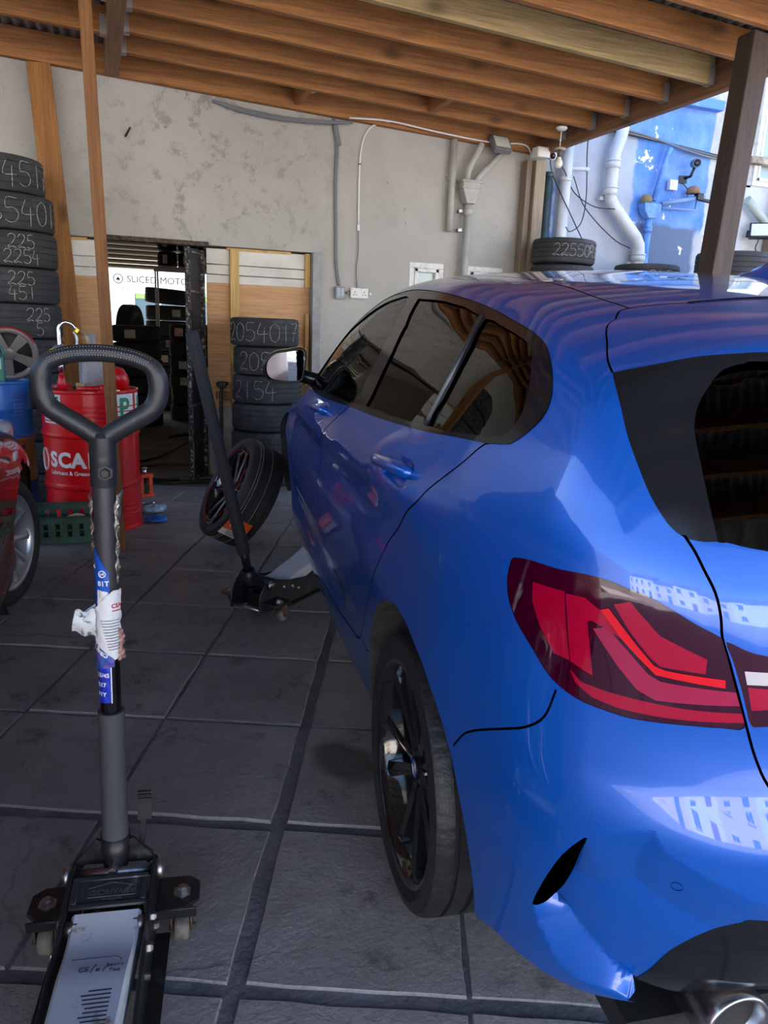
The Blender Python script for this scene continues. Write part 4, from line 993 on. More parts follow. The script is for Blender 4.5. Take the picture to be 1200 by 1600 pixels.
def tyre(loc, R, w, ri=None, label='', group=None, rot=(0, 0, 0), text=None, th=-pi/2, m=None, th_h=None, n=150, name='tyre', clean=False):
    ri = ri or R-.105; key = (round(R, 3), round(w, 3), round(ri, 3), clean)
    if key not in TYRE_ME:
        o = tyre_mesh(R, ri, w, n).build('tyre', m or RUBD, sharp=30); TYRE_ME[key] = o.data; bpy.data.objects.remove(o)
    o = link('tyre', TYRE_ME[key]); o.location = loc; o.rotation_euler = rot; tag(o, label, 'tyre', group)
    if text:
        rows = text if isinstance(text, list) else [text]
        for k, tx in enumerate(rows): chalk(o, tx, R, th-rot[2], (0 if len(rows) == 1 else (.045 if k == 0 else -.05)), (th_h or .13) if len(rows) == 1 else .085)
    return o
def sticker(parent, R, th0, z0, w, h, m, name='paper_label', n=6):
    """a paper label following the curve of a tread"""
    b = MB(); b.grid(lambda u, v: ((R+.0015)*cos(th0+(u-.5)*w/R), (R+.0015)*sin(th0+(u-.5)*w/R), z0+(v-.5)*h), n, 1)
    return b.build(name, m, parent)
LABELW = mat('paper tyre label', '#d9d4c8', .8, col2='#8f8a80', nscale=30, wear=(.5, .7)); LABELP = mat('pink tyre label', '#d99a95', .8, col2='#e8ddd4', nscale=20)
ORD = ['topmost', 'second from the top', 'third from the top', 'fourth from the top', 'fifth from the top', 'sixth from the top', 'seventh from the top', 'eighth from the top', 'ninth from the top', 'bottom']
def stacks():
    # tall stack at the left
    tx = ['2554517', '235401', ['225', '2254'], ['225', '451'], ['225', '5'], None, None, None, None, None]
    thx = [-1.15, -1.15, -1.2, -1.25, -.95]; dx = [-.055, -.008, .0, .0, .004, .006, 0, 0, 0, 0]
    for k in range(10):
        z = 2.323-.2335*(k+.5); lab = 'worn tyre %s in the tall stack at the left edge' % ORD[k]
        if tx[k]: lab = 'worn tyre chalked with numbers, %s in the tall left stack' % ORD[k]
        tyre((-.525+dx[k], 6.05, z), .315, .232, label=lab, group='tyres in the tall left stack', rot=(0, 0, k*.7), text=tx[k], th=thx[k] if k < 5 else -pi/2, th_h=.15)
    # stack under the plywood, chalked 2054017
    hs = [.2267]*6; tx = ['2054017', '205', '2154', None, None, None]; dx = [-.01, .02, .01, .005, 0, .01]
    for k in range(6):
        z = 1.362-.2267*(k+.5); lab = ('tyre chalked %s, %s in the stack below the plywood' % (tx[k], ORD[k])) if tx[k] else 'plain tyre %s in the stack below the plywood' % ORD[k]
        if k == 5: lab = 'bottom tyre of the stack below the plywood'
        tyre((1.32+dx[k], 6.29, z), .278 if k == 0 else .284, .222, .19, label=lab, group='tyres in the stack below the plywood', rot=(0, 0, k*.9), text=tx[k], th=-pi/2-.25+(0 if k == 0 else -.35), th_h=.14)
    # stacks beyond the car roof
    for k in range(10):
        z = 2.131-.2131*(k+.5)
        tyre((3.99, 6.145, z+(.007 if k == 0 else 0)), .281, .2105, .19, label=('tyre chalked 225 50R15, topmost of the stack beside the white pipes' if k == 0 else 'tyre %s in the stack beside the white pipes' % ORD[k]), group='tyres in the stack beside the white pipes', rot=(0, .02 if k == 0 else 0, k*.8), text='22550R15' if k == 0 else None, th=-pi/2+.1, th_h=.10)
    for k in range(8):
        z = 1.985-.248*(k+.5)
        tyre((4.95, 6.18, z), .30, .246, .20, label='wide tyre %s in the stack before the dark blue patch' % ('chalked on its tread, topmost' if k == 0 else ORD[k] if k < 7 else 'at the bottom'), group='tyres in the stack before the dark blue patch', rot=(0, 0, k), text='247' if k == 0 else None, th=-pi/2-.2, th_h=.12)
    for k in range(9):
        z = 2.07-.23*(k+.5)
        tyre((5.33, 5.50, z), .318, .228, label='dusty tyre %s in the stack behind the dark square post' % (ORD[k] if k < 8 else 'at the bottom'), group='tyres in the stack behind the dark square post', rot=(0, 0, k), m=RUBD)
    # inside the shop
    def shop_stack(x, y, n, R, w, what, labels=()):
        for k in range(n):
            o = tyre((x+RNG.uniform(-.012, .012), y, w*(k+.5)+.004), R, w*.985, R-.11, label='new tyre %s in the shop %s' % (ORD[n-1-k] if k else 'at the bottom', what), group='new tyres in the shop: '+what, rot=(0, 0, k*.5), m=RUB, clean=True)
            for (kk, th, pink) in labels:
                if kk == k: sticker(o, R, th-k*.5, 0, .13, .10, LABELP if pink else LABELW)
        return w*n
    shop_stack(1.02, 11.9, 7, .30, .215, 'tall stack by the door edge', ((6, -1.2, 0), (4, -1.5, 1), (3, -1.9, 0)))
    shop_stack(.50, 10.0, 6, .285, .205, 'lower stack left of the doorway', ((5, -1.9, 0),))
    shop_stack(1.22, 10.6, 6, .29, .21, 'dark stack beside the steel door', ((5, -2.3, 1), (3, -2.1, 0), (2, -2.0, 0)))
    shop_stack(1.50, 9.6, 6, .29, .205, 'stack half hidden by the steel door', ((3, -2.4, 1), (1, -2.4, 0)))
    tyre((.47, 11.05, .86+.315), .315, .20, label='tyre standing upright on the lower shop stack against the daylight', rot=(pi/2, 0, 1.2), m=RUB, clean=True)
    shop_stack(.47, 11.05, 4, .29, .213, 'low stack under the upright tyre')
    tyre((1.02, 11.9, 1.505+.135), .30, .215, label='tilted tyre lying on the tall shop stack', rot=(.05, .06, 0), m=RUB, clean=True)
    # high rack with six tyres in two rows
    rk = empty('tyre_rack', (1.26, 11.2, 0), label='thin pale steel rack carrying six tyres high inside the shop', cat='rack'); rm = mat('pale rack steel', '#a8a59e', .5, .4)
    for dx, dy in ((-.42, -.2), (.42, -.2), (-.42, .2), (.42, .2)): MB().beam((dx, dy, 0), (dx, dy, 2.0), .022, .022, (0, 1, 0)).build('upright', rm, rk)
    for dy in (-.2, .2): MB().beam((-.44, dy, 1.97), (.44, dy, 1.97), .025, .03).build('rail', rm, rk)
    for r in range(2):
        for c in range(3):
            o = tyre((.99+.27*c, 11.2, 2.105+.212*r), .128 if False else .13, .20, .07, label='small tyre on the high shop rack, %s row, %s' % (('lower', 'upper')[r], ('left', 'middle', 'right')[c]), group='tyres on the high shop rack', m=RUB, clean=True)
            sticker(o, .13, -1.9, 0, .06, .11, LABELW)
stacks()

def leaning_wheel():
    n = Vector((-cos(radians(29))*cos(radians(5)), -cos(radians(29))*sin(radians(5)), sin(radians(29))))
    up = Vector((0, 0, 1)); t = n.cross(up).normalized(); u = t.cross(n).normalized()
    if u.z < 0: u = -u
    t = u.cross(n)
    root = empty('alloy_wheel', label='black alloy wheel with tyre and orange label leaning against the front of the blue car', cat='wheel')
    c = Vector((.625, 4.42, 0))+u*.318-n*.0; c.z += .055
    M = Matrix((u, n.cross(u), n)).transposed().to_4x4(); M.translation = c
    spoked_wheel(root, M, rub=RUB)
    b = MB().tube([M @ Vector((.229*cos(a), .229*sin(a), .108)) for a in np.linspace(0, 2*pi, 49)[:-1]], .003, 6, closed=True); b.build('rim_edge_stripe', mat('dark red rim stripe', '#5a1220', .4), root)
    # white guide lines moulded round the tread
    for z in (-.018, .045, .062):
        MB().tube([M @ Vector((.3185*cos(a), .3185*sin(a), z)) for a in np.linspace(0, 2*pi, 73)[:-1]], .0016, 5, closed=True).build('tread_line', mat('pale tread line', '#a9a59c', .8), root)
    # orange and white paper label on the tread, low on the side towards the yard
    tocam = Vector((-.1, -1, 0)); a0 = atan2((M.to_3x3().inverted() @ tocam).y, (M.to_3x3().inverted() @ tocam).x)
    sgn = 1 if (M.to_3x3() @ Vector((cos(a0+.3), sin(a0+.3), 0))).z < (M.to_3x3() @ Vector((cos(a0), sin(a0), 0))).z else -1
    ac = a0+sgn*.52
    def patch(name, m, da0, da1, z0, z1, lift=.002):
        b = MB(); b.grid(lambda u_, v_: M @ Vector(((.3185+lift)*cos(ac+sgn*(da0+(da1-da0)*u_)), (.3185+lift)*sin(ac+sgn*(da0+(da1-da0)*u_)), z0+(z1-z0)*v_)), 8, 2); return b.build(name, m, root)
    o = patch('paper_label', mat('orange label paper', '#e8621c', .7), -.22, .16, -.055, .085); o['label'] = 'orange and white tyre label'
    w = patch('label_panel', mat('white label paper', '#e9e7e4', .7), .08, .26, -.055, .085, .003)
    patch('label_panel', mat('pale label print', '#e7c9b5', .7), -.12, -.02, .0, .06, .003)
    for k in range(4):
        patch('label_print', mat('dark label print', '#2a2a33', .8), .105+.035*k, .12+.035*k, -.045+.012*k, .055-.01*(k % 2), .0036)
    for k in range(3): patch('label_print', mat('green label print', '#4b8f46', .8) if k == 0 else mat('dark label print', '#2a2a33', .8), .04+.012*k, .048+.012*k, -.04, .02, .0036)
leaning_wheel()
# ================================================================ trolley jacks
JBLK = mat('chipped black jack paint', '#191b20', .42, col2='#45464b', nscale=22, wear=(.56, .70), bump=.1)
JBLK2 = mat('plain black jack paint', '#16171a', .35)
JSIL = mat('scratched silver arm paint', '#c3cbd6', .4, .0, col2='#8a7a6c', nscale=13, wear=(.60, .68), bump=.1)
FOAM = mat('grey foam sleeve', '#434449', .75, bump=.12, bscale=70)
RUST = mat('rusty caster bracket', '#6a5243', .6, .4, col2='#3a332e', nscale=30)
CAST = mat('worn caster wheel', '#57534e', .6, col2='#8a847a', nscale=20)
FONT = None
def text_mesh(s, size, bold=.0, extrude=0.0, cuts=0.0):
    cu = bpy.data.curves.new('txt', 'FONT'); cu.body = s; cu.size = size; cu.offset = bold*size; cu.extrude = extrude; cu.align_x = 'CENTER'; cu.align_y = 'CENTER'; cu.resolution_u = 3
    ob = bpy.data.objects.new('txt', cu); COL.objects.link(ob)
    dg = bpy.context.evaluated_depsgraph_get(); me = bpy.data.meshes.new_from_object(ob.evaluated_get(dg))
    bpy.data.objects.remove(ob); bpy.data.curves.remove(cu)
    bm = bmesh.new(); bm.from_mesh(me); bpy.data.meshes.remove(me)
    if cuts:
        xs = [v.co.x for v in bm.verts]; x = min(xs)+cuts
        while x < max(xs):
            bmesh.ops.bisect_plane(bm, geom=bm.verts[:]+bm.edges[:]+bm.faces[:], plane_co=(x, 0, 0), plane_no=(1, 0, 0)); x += cuts
    bmesh.ops.triangulate(bm, faces=bm.faces[:])
    bm.verts.ensure_lookup_table(); vs = [tuple(v.co) for v in bm.verts]; fs = [tuple(v.index for v in f.verts) for f in bm.faces]; bm.free()
    return vs, fs
def flat_text(parent, s, size, M, m, bold=.0, name='lettering', extrude=.0006):
    vs, fs = text_mesh(s, size, bold, extrude); b = MB().add([M @ Vector(v) for v in vs], fs); return b.build(name, m, parent)
def wrap_text(parent, s, size, R, th, z, m, bold=.0, name='lettering', M=None, rot=0.0):
    """lettering laid round an upright cylinder, centred on angle th"""
    vs, fs = text_mesh(s, size, bold, 0.0, .018); M = M or Matrix.Identity(4); out = []
    for x, y, _ in vs:
        x, y = x*cos(rot)-y*sin(rot), x*sin(rot)+y*cos(rot)
        out.append(M @ Vector((R*cos(th+x/R), R*sin(th+x/R), z+y)))
    return MB().add(out, fs).build(name, m, parent)
def trolley_jack(loc, fwd, label, lift=.0, silver=True):
    """local +x runs from the handle end to the saddle, +y to the left of that, z up"""
    root = empty('trolley_jack', loc, (0, 0, atan2(fwd[1], fwd[0])), label, 'jack')
    # side plates
    prof = [(-.075, .045), (-.07, .13), (-.03, .178), (.02, .185), (.10, .165), (.17, .145), (.46, .105), (.56, .085), (.585, .05), (.56, .03), (.40, .035), (.06, .035)]
    for sg in (1, -1):
        XZ = Matrix(((1, 0, 0, 0), (0, 0, 1, 0), (0, 1, 0, 0), (0, 0, 0, 1)))
        MB().prism(prof, .083*sg-.004, .083*sg+.004, XZ).build('side_plate', JBLK, root, bevel=.002, seg=1)
        # out-turned lower flange
        MB().box((.30, .100*sg, .038), (.50, .036, .006)).build('flange', JBLK, root)
        for x, z, r in ((0, .165, .013), (.10, .13, .010), (.165, .115, .012), (.06, .07, .009), (.215, .095, .009)):
            MB().lathe([(0, .010), (r*.6, .010), (r, .006), (r, 0)], 6 if r > .009 else 12, Matrix.Translation((x, .087*sg, z)) @ Matrix.Rotation(-sg*pi/2, 4, 'X'), False).build('bolt', STEEL, root)
        # rear caster on its outrigger bracket
        cb = MB(); cb.prism([(-.055, .08), (.05, .08), (.045, .15), (.02, .178), (-.035, .178), (-.055, .155)], .088, .096, Matrix(((1, 0, 0, 0), (0, sg, 0, 0), (0, 0, 1, 0), (0, 0, 0, 1))))
        cb.box((.047, .128*sg, .085), (.006, .090, .024))
        br = cb.build('caster_bracket', JBLK, root, bevel=.002, seg=1)
        MB().lathe([(0, .016), (.008, .016), (.013, .012), (.013, .004), (.020, .004), (.020, 0)], 6, Matrix.Translation((-.002, .140*sg, .096)), False).build('caster_bolt', STEEL, br)
        fk = MB()
        for s2 in (1, -1): fk.prism([(-.012, .088), (.030, .088), (.036, .04), (.022, .018), (.006, .03)], .140*sg+s2*.021-.0015, .140*sg+s2*.021+.0015, XZ)
        fk.box((.009, .140*sg, .087), (.044, .045, .004)); fk.cyl((.022, .112*sg, .028), (.022, .168*sg, .028), .006, 8)
        fk.build('caster_fork', RUST, br)
        MB().lathe([(0, -.016), (.024, -.016), (.028, -.011), (.028, .011), (.024, .016), (0, .016)], 24, Matrix.Translation((.022, .140*sg, .028)) @ Matrix.Rotation(pi/2, 4, 'X')).build('caster_wheel', CAST, br)
        # front roller
        MB().lathe([(0, -.018), (.036, -.018), (.040, -.012), (.040, .012), (.036, .018), (0, .018)], 24, Matrix.Translation((.56, .112*sg, .040)) @ Matrix.Rotation(pi/2, 4, 'X')).build('front_roller', CAST, root)
    MB().cyl((0, -.093, .165), (0, .093, .165), .0115, 16).build('pivot_shaft', STEEL, root)
    for y in (-.095, .095): MB().lathe([(0, -.008), (.020, -.008), (.022, 0), (.020, .008), (0, .008)], 20, Matrix.Translation((0, y, .165)) @ Matrix.Rotation(pi/2, 4, 'X')).build('shaft_washer', STEEL, root)
    MB().cyl((-.055, -.08, .055), (-.055, .08, .055), .009, 12).build('rear_rod', STEEL, root)
    MB().box((.06, 0, .07), (.10, .12, .07)).cyl((.03, 0, .095), (.25, 0, .09), .030, 16).cyl((.01, -.03, .11), (.06, -.03, .11), .014, 10).cyl((.0, .035, .115), (.05, .035, .115), .012, 10).build('hydraulic_body', JBLK2, root, bevel=.003)
    # embossed cover plate behind the arm
    P0, P1 = Vector((.030, 0, .180)), Vector((.094, 0, .158)); d = (P1-P0).normalized(); nn = d.cross(Vector((0, 1, 0))); nn = -nn if nn.z < 0 else nn
    M = Matrix((Vector((0, -1, 0)), -d*-1, nn)).transposed().to_4x4(); M = Matrix((Vector((0, 1, 0)), -d, nn)).transposed().to_4x4()
    M.translation = (P0+P1)/2
    cp = MB()
    cp.prism([(-.076, -.034), (.076, -.034), (.076, .034), (-.076, .034)], -.004, 0, M)
    for (x0, y0, x1, y1) in ((-.076, .024, .076, .034), (-.076, -.034, .076, -.024), (-.076, -.024, -.062, .024), (.062, -.024, .076, .024)): cp.prism([(x0, y0), (x1, y0), (x1, y1), (x0, y1)], 0, .004, M)
    c = cp.build('cover_plate', mat('worn black cover plate', '#2c2f36', .4, .3, col2='#a8adb5', nscale=17, wear=(.60, .72)), root, bevel=.0015, seg=1)
    emb = mat('embossed dark lettering', '#4a4d55', .35, .4)
    Mt = M @ Matrix.Rotation(pi, 4, 'Z')
    flat_text(c, 'ADVANCED', .017, Mt @ Matrix.Translation((-.006, .001, .001)), emb, .03); flat_text(c, 'halfords', .013, Mt @ Matrix.Translation((-.006, .016, .001)), emb, .01)
    o = [(-.058, -.010), (.044, -.010), (.044, .010), (.012, .016+.006), (-.010, .016+.006), (-.058, .010)]
    MB().tube([Mt @ Vector((x, -y, .001)) for x, y in [(-.052, -.011), (.042, -.011), (.042, .009), (-.005, .019), (-.052, .009)]], .0011, 5, closed=True).build('lettering_border', emb, c)
    # lifting arm, rising to the saddle
    zt = .150; ze = .165+lift
    arm = MB(); n = 14; ws = lambda t: .068-.010*t; top = []
    A = lambda t: (.098+.44*t, zt-.012*sin(pi*min(t*3, 1))+(ze-zt)*t*t)
    vs = []
    for i in range(n+1):
        t = i/n; x, z = A(t); w = ws(t); drop = .055 if t > .02 else .02
        vs += [(x, -w, z-drop), (x, -w, z-.006), (x, -w+.006, z), (x, w-.006, z), (x, w, z-.006), (x, w, z-drop)]
    fs = [(i*6+k, i*6+k+1, (i+1)*6+k+1, (i+1)*6+k) for i in range(n) for k in range(5)]
    arm.add(vs, fs, True); am = arm.build('lift_arm', JSIL, root, sharp=40)
    for y in (-.066, .066): MB().cyl((.115, y-.012, .130), (.115, y+.012, .130), .016, 14).build('arm_pin', STEEL, root)
    sd = MB(); x, z = A(1); sd.lathe([(0, z-.03), (.028, z-.03), (.028, z+.008), (.048, z+.012), (.050, z+.026), (.044, z+.026), (.040, z+.018), (0, z+.018)], 28, Matrix.Translation((x-.01, 0, 0))); sd.build('saddle', JBLK2, am)
    # warning sticker: fine print on the arm, readable from the saddle end
    ink = mat('faded sticker print', '#3f434c', .7)
    def at(t, y): x, z = A(t); return Vector((x, y, z+.0006))
    def strip(t0, t1, y0, y1, nm='sticker_print'):
        b = MB(); b.add([at(t0, y0), at(t1, y0), at(t1, y1), at(t0, y1)], [(0, 1, 2, 3)]); return b.build(nm, ink, am)
    if silver:
        r = random.Random(5)
        bd = MB(); bd.tube([at(t, y) for t, y in [(.27, .045), (.25, .035), (.25, -.045), (.98, -.045), (.98, .045), (.27, .045)]], .0008, 4); bd.build('sticker_border', ink, am)
        pr = MB()
        for k in range(24):
            t = .44+k*.021; y1 = .040 if k < 13 else .038-r.uniform(0, .01); y0 = -.030+r.uniform(0, .03) if k % 4 else .0
            pr.add([at(t, y0), at(t+.008, y0), at(t+.008, y1), at(t, y1)], [(0, 1, 2, 3)])
        p = pr.build('fine_print', ink, am); p['kind'] = 'stuff'
        x, z = A(.33); Mx = Matrix(((0, -1, 0, x), (-1, 0, 0, 0), (0, 0, 1, z+.0008), (0, 0, 0, 1))); Mx = Matrix(((0, 1, 0, x), (-1, 0, 0, 0), (0, 0, 1, z+.0008), (0, 0, 0, 1)))
        Mx = Matrix.Translation((x, 0, z+.0008)) @ Matrix.Rotation(pi/2, 4, 'Z')
        flat_text(am, 'CE', .016, Mx @ Matrix.Translation((-.018, .0, 0)), ink); flat_text(am, 'Two', .011, Mx @ Matrix.Translation((.038, -.006, 0)), ink); flat_text(am, 'persons', .009, Mx @ Matrix.Translation((.038, .006, 0)), ink)
        for sx in (-.004, .018): # lifting symbol: two bent figures facing a load
            q = MB(); q.tube([Mx @ Vector((sx+.000, -.008, 0)), Mx @ Vector((sx+.002, .0, 0)), Mx @ Vector((sx+.005, .006, 0))], .0012, 5).lathe([(0, 0), (.002, 0)], 10, Mx @ Matrix.Translation((sx+.006, .009, 0))); q.build('lift_symbol', ink, am)
        MB().add([Mx @ Vector(p) for p in ((.004, -.006, 0), (.011, -.006, 0), (.011, .001, 0), (.004, .001, 0))], [(0, 1, 2, 3)]).build('lift_symbol', ink, am)
    return root
def jack_socket(root, M):
    """handle yoke: gusset plates, clamp bolt and foot pedal; M puts local z along the handle"""
    g = MB()
    g.prism([(-.078, 0), (.078, 0), (.078, .018), (.030, .062), (-.030, .062), (-.078, .018)], -.010, -.002, M @ Matrix(((0, 0, 1, 0), (1, 0, 0, 0), (0, 1, 0, 0), (0, 0, 0, 1))))
    for s in (1, -1): g.beam(M @ Vector((.004, .076*s, .006)), M @ Vector((.004, .030*s, .062)), .020, .006, M.to_3x3() @ Vector((1, 0, 0)))
    g.lathe([(.026, .0), (.029, .03), (.031, .075), (.026, .075)], 24, M)
    y = g.build('handle_yoke', JBLK, root)
    MB().lathe([(0, .022), (.009, .022), (.011, .018), (.011, 0), (0, 0)], 6, M @ Matrix.Translation((.028, 0, .018)) @ Matrix.Rotation(pi/2, 4, 'Y'), False).build('clamp_bolt', STEEL, y)
    return y
def front_jack():
    f = Vector((-.175, -.9846, 0)); root = trolley_jack((-.016, 1.497, 0), f, 'black and silver trolley jack in the foreground with a tall looped handle')
    # handle: local frame is the jack frame; a lean of a degree or so
    tilt = Matrix.Translation((-.028, 0, .165)) @ Matrix.Rotation(radians(-0.0), 4, 'Y') @ Matrix.Rotation(radians(-1.0), 4, 'X')
    R3 = tilt; jack_socket(root, tilt)
    Z = lambda z: z-.165
    def tubez(name, z0, z1, r0, r1, m, n=28, par=root, extra=None):
        prof = [(0, Z(z0)), (r0, Z(z0))]+(extra or [])+[(r1, Z(z1)), (0, Z(z1))]; return MB().lathe(prof, n, tilt).build(name, m, par, sharp=40)
    tubez('foam_sleeve', .222, .535, .0285, .0270, FOAM, extra=[(.0292, Z(.224)), (.0292, Z(.238)), (.0275, Z(.243)), (.0268, Z(.30)), (.0262, Z(.45)), (.0270, Z(.532))])
    tubez('lower_tube', .52, .690, .0205, .0205, mat('gloss black tube', '#0d0e11', .18), par=root)
    tubez('bare_tube', .688, 1.0, .0204, .0204, mat('glue stained bare tube', '#5d4f47', .6, .3, col2='#2e2a29', nscale=18, wear=(.45, .65), bump=.15))
    kn = mat('knurled grip', '#4a484c', .45, .5); nt, b_ = nodes(kn)
    tc = nt.nodes.new('ShaderNodeTexCoord'); ck = nt.nodes.new('ShaderNodeTexChecker'); ck.inputs['Scale'].default_value = 420; nt.links.new(tc.outputs['Object'], ck.inputs[0]); bump_to(nt, b_, ck.outputs['Fac'], .6, .002)
    tubez('knurled_tube', .80, 1.015, .0212, .0212, kn)
    tubez('collar', 1.010, 1.105, .0235, .0245, mat('satin black grip metal', '#2c2d31', .38, .2), extra=[(.0242, Z(1.013))])
    MB().lathe([(0, .010), (.008, .010), (.010, .008), (.010, .004), (.015, .004), (.015, 0)], 6, tilt @ Matrix.Translation((.0225, .008, Z(1.040))) @ Matrix.Rotation(pi/2, 4, 'Y'), False).build('collar_bolt', JBLK2, root)
    # D shaped hand grip, in the plane across the jack (local y)
    gm = mat('moulded black grip', '#232428', .42, bump=.1, bscale=120)
    def L(x, z): return tilt @ Vector((0, x, Z(z)))
    path = smooth_poly([(-.002, 1.100), (-.030, 1.120), (-.066, 1.142), (-.092, 1.160), (-.1035, 1.185), (-.104, 1.215), (-.092, 1.240), (-.060, 1.2545), (-.02, 1.2605), (.02, 1.2605), (.060, 1.2545), (.092, 1.240), (.104, 1.215), (.1035, 1.185), (.092, 1.160), (.066, 1.142), (.030, 1.120), (.002, 1.100)], 4)
    rr = [.0190-.0030*sstep(1.215, 1.25, p[1]) for p in path]
    gp = MB().tube([L(*p) for p in path], rr, 16).build('hand_grip', gm, root)
    MB().lathe([(.0245, Z(1.06)), (.0240, Z(1.095)), (.020, Z(1.112)), (0, Z(1.118))], 28, tilt).build('grip_base', gm, gp)
    st = MB()
    top = [p for p in path if p[1] > 1.205]
    P = resample([tuple(p) for p in top], .0085)
    for k, p in enumerate(P[::1]):
        for off in (-.9, -.35, .2):
            a = off; c = L(p[0], p[1]); c2 = Vector((0, 0, 0)); q = np.array(P[min(k+1, len(P)-1)])-np.array(P[max(k-1, 0)]); q /= np.linalg.norm(q); nrm = Vector((0, -q[1], q[0])); nrm = -nrm if nrm.z < 0 and abs(p[0]) < .095 else nrm
            out = (Vector((1, 0, 0))*cos(a)*1+nrm*(-sin(a)*-1)*1).normalized() if False else (Vector((1, 0, 0))*cos(a)-nrm*sin(a)).normalized()
            st.lathe([(0, .0006), (.0011, .0002), (.0013, -.0006)], 6, Matrix.Translation(c+out*.0160) @ out.to_track_quat('Z', 'Y').to_matrix().to_4x4())
    s = st.build('grip_dimples', mat('pale grip dimples', '#85868a', .5), gp); s['kind'] = 'stuff'
    # foot pedal behind the yoke
    pd = MB().box((-.075, .058, .265), (.05, .030, .004), (0, 1.25, 0)); 
    for k in range(9): pd.box((-.080+.0035*0, .058, .235+k*.0085), (.006, .028, .003))
    pd.beam((-.03, .05, .17), (-.078, .056, .25), .012, .006); pd.build('foot_pedal', mat('ribbed pedal black', '#1d1e21', .7), root)
    return root, tilt
FJ, FJ_TILT = front_jack()
def torn_labels():
    """torn plastic labels still wound round the handle: one thing in the world frame of the jack"""
    root = empty('torn_wrapper', FJ.location, FJ.rotation_euler, 'torn silver, blue and white plastic labels hanging round the foreground jack handle', 'wrapper')
    Zc = lambda z: z-.165; r = random.Random(3)
    foil = mat('crumpled silver foil', '#c9c3b2', .28, .75, col2='#8d8574', nscale=60, bump=.8, bscale=130)
    white = mat('white plastic label', '#dfe1e2', .4); blue = mat('blue plastic label', '#1656b8', .35); dblue = mat('deep blue plastic label', '#2038b4', .4); purple = mat('purple plastic label', '#5d3f8c', .4, col2='#2f5fae', nscale=25, wear=(.4, .6)); pink = mat('pink crumpled plastic', '#b98a84', .45, col2='#7a5a56', nscale=50)
    def sheet(name, m, th0, th1, zf0, zf1, R=.0225, puff=.0, crumple=.002, nu=14, nv=14, seed=0):
        q = random.Random(seed); ph = [q.uniform(0, 6.3) for _ in range(6)]
        def fn(u, v):
            th = th0+(th1-th0)*u; za, zb = zf0(u), zf1(u); z = za+(zb-za)*v
            rr = R+crumple*(sin(th*7+z*160+ph[0])+sin(th*13-z*230+ph[1])*.6+sin(z*410+ph[2])*.4)+(puff(u, v) if callable(puff) else puff)
            return FJ_TILT @ Vector((rr*cos(th), rr*sin(th), Zc(z)))
        return MB().grid(fn, nu, nv).build(name, m, root)
    # angles: local +x (0) faces the camera, +y (pi/2) is the right in the picture
    c = lambda z: (lambda u: z)
    sheet('foil_scrap', foil, -1.95, -1.05, lambda u: .845+.06*(1-u), lambda u: 1.005-.03*u, .0235, lambda u, v: .006*(1-u)*v, .0025, seed=1)
    sheet('foil_scrap', foil, 1.05, 1.9, lambda u: .800+.08*u, lambda u: .985+.035*u, .0235, lambda u, v: .014*u*v*v, .0022, seed=2)
    sheet('foil_scrap', foil, 1.25, 1.55, c(.72), c(.85), .0222, 0, .0012, seed=9)
    b1 = sheet('blue_strip', blue, -1.6, .35, lambda u: .765, lambda u: .915-.075*u, .0225, 0, .0006, seed=3)
    sheet('white_panel', white, -.75, .25, lambda u: .752, lambda u: .806-.006*u, .0232, 0, .0006, seed=4)
    w1 = sheet('white_label', white, -1.3, 1.35, lambda u: .655+.03*abs(u-.7), lambda u: .752+.052*min(1, u*1.5), .0250, lambda u, v: .0025*v, .0012, seed=5)
    sheet('pink_scrap', pink, .9, 1.9, c(.652), lambda u: .725-.02*u, .0250, lambda u, v: .004*sin(pi*u), .0024, seed=6)
    sheet('purple_label', purple, -1.5, .55, lambda u: .636+.006*u, lambda u: .708-.050*u, .0240, lambda u, v: .002, .0008, seed=7)
    sheet('blue_label', dblue, -1.35, .25, lambda u: .558+.004*u, lambda u: .640, .0222, 0, .0006, seed=8)
    sheet('label_edge', white, .22, .32, c(.560), c(.640), .0226, 0, .0004, 3, 8, seed=8)
    # flap sticking out to the left
    def flap(u, v):
        base = Vector((.016*cos(-1.2)+.006, .021*sin(-1.2), 0)); a = v
        p = Vector((.012+.012*sin(3*u)+.006*v, -.020-.046*v*(1-.18*u), .716+.012*v+.060*(u-.25)*(1-.25*v)+.004*sin(9*v)))
        return FJ_TILT @ Vector((p.x, p.y, Zc(p.z)))
    MB().grid(flap, 8, 10).build('loose_flap', mat('creased white label back', '#cfd3d2', .4, col2='#4a5560', nscale=55, wear=(.56, .64)), root)
    def flap2(u, v): return FJ_TILT @ Vector((.004, -.020-.030*v, Zc(.742+.030*u*(1-.3*v)-.012*v)))
    MB().grid(flap2, 5, 6).build('loose_flap', mat('pale blue label back', '#a9c3d8', .4), root)
    # printing
    wt = mat('white label print', '#e8e8ea', .5); rd = mat('red label print', '#c01a1a', .5); ink = mat('grey label print', '#5a5d63', .6)
    wrap_text(root, '81T', .014, .0238, -.15, Zc(.818), wt, .03, 'label_print', FJ_TILT)
    MB().tube([FJ_TILT @ Vector((.0238*cos(-.22+.28*cos(a)), .0238*sin(-.22+.28*cos(a)), Zc(1.0)*0+Zc(.838)+.0065*sin(a))) for a in np.linspace(0, 2*pi, 17)[:-1]], .0012, 5, closed=True).build('label_print', wt, root)
    wrap_text(root, 'e4', .009, .0240, -.22, Zc(.838), wt, .02, 'label_print', FJ_TILT)
    wrap_text(root, 'CEA', .012, .0290, .80, Zc(.772), rd, .03, 'label_print', FJ_TILT)
    MB().tube([FJ_TILT @ Vector((.0290*cos(a), .0290*sin(a), Zc(.762))) for a in np.linspace(.45, 1.1, 8)], .0008, 4).build('label_print', rd, root)
    pr = MB()
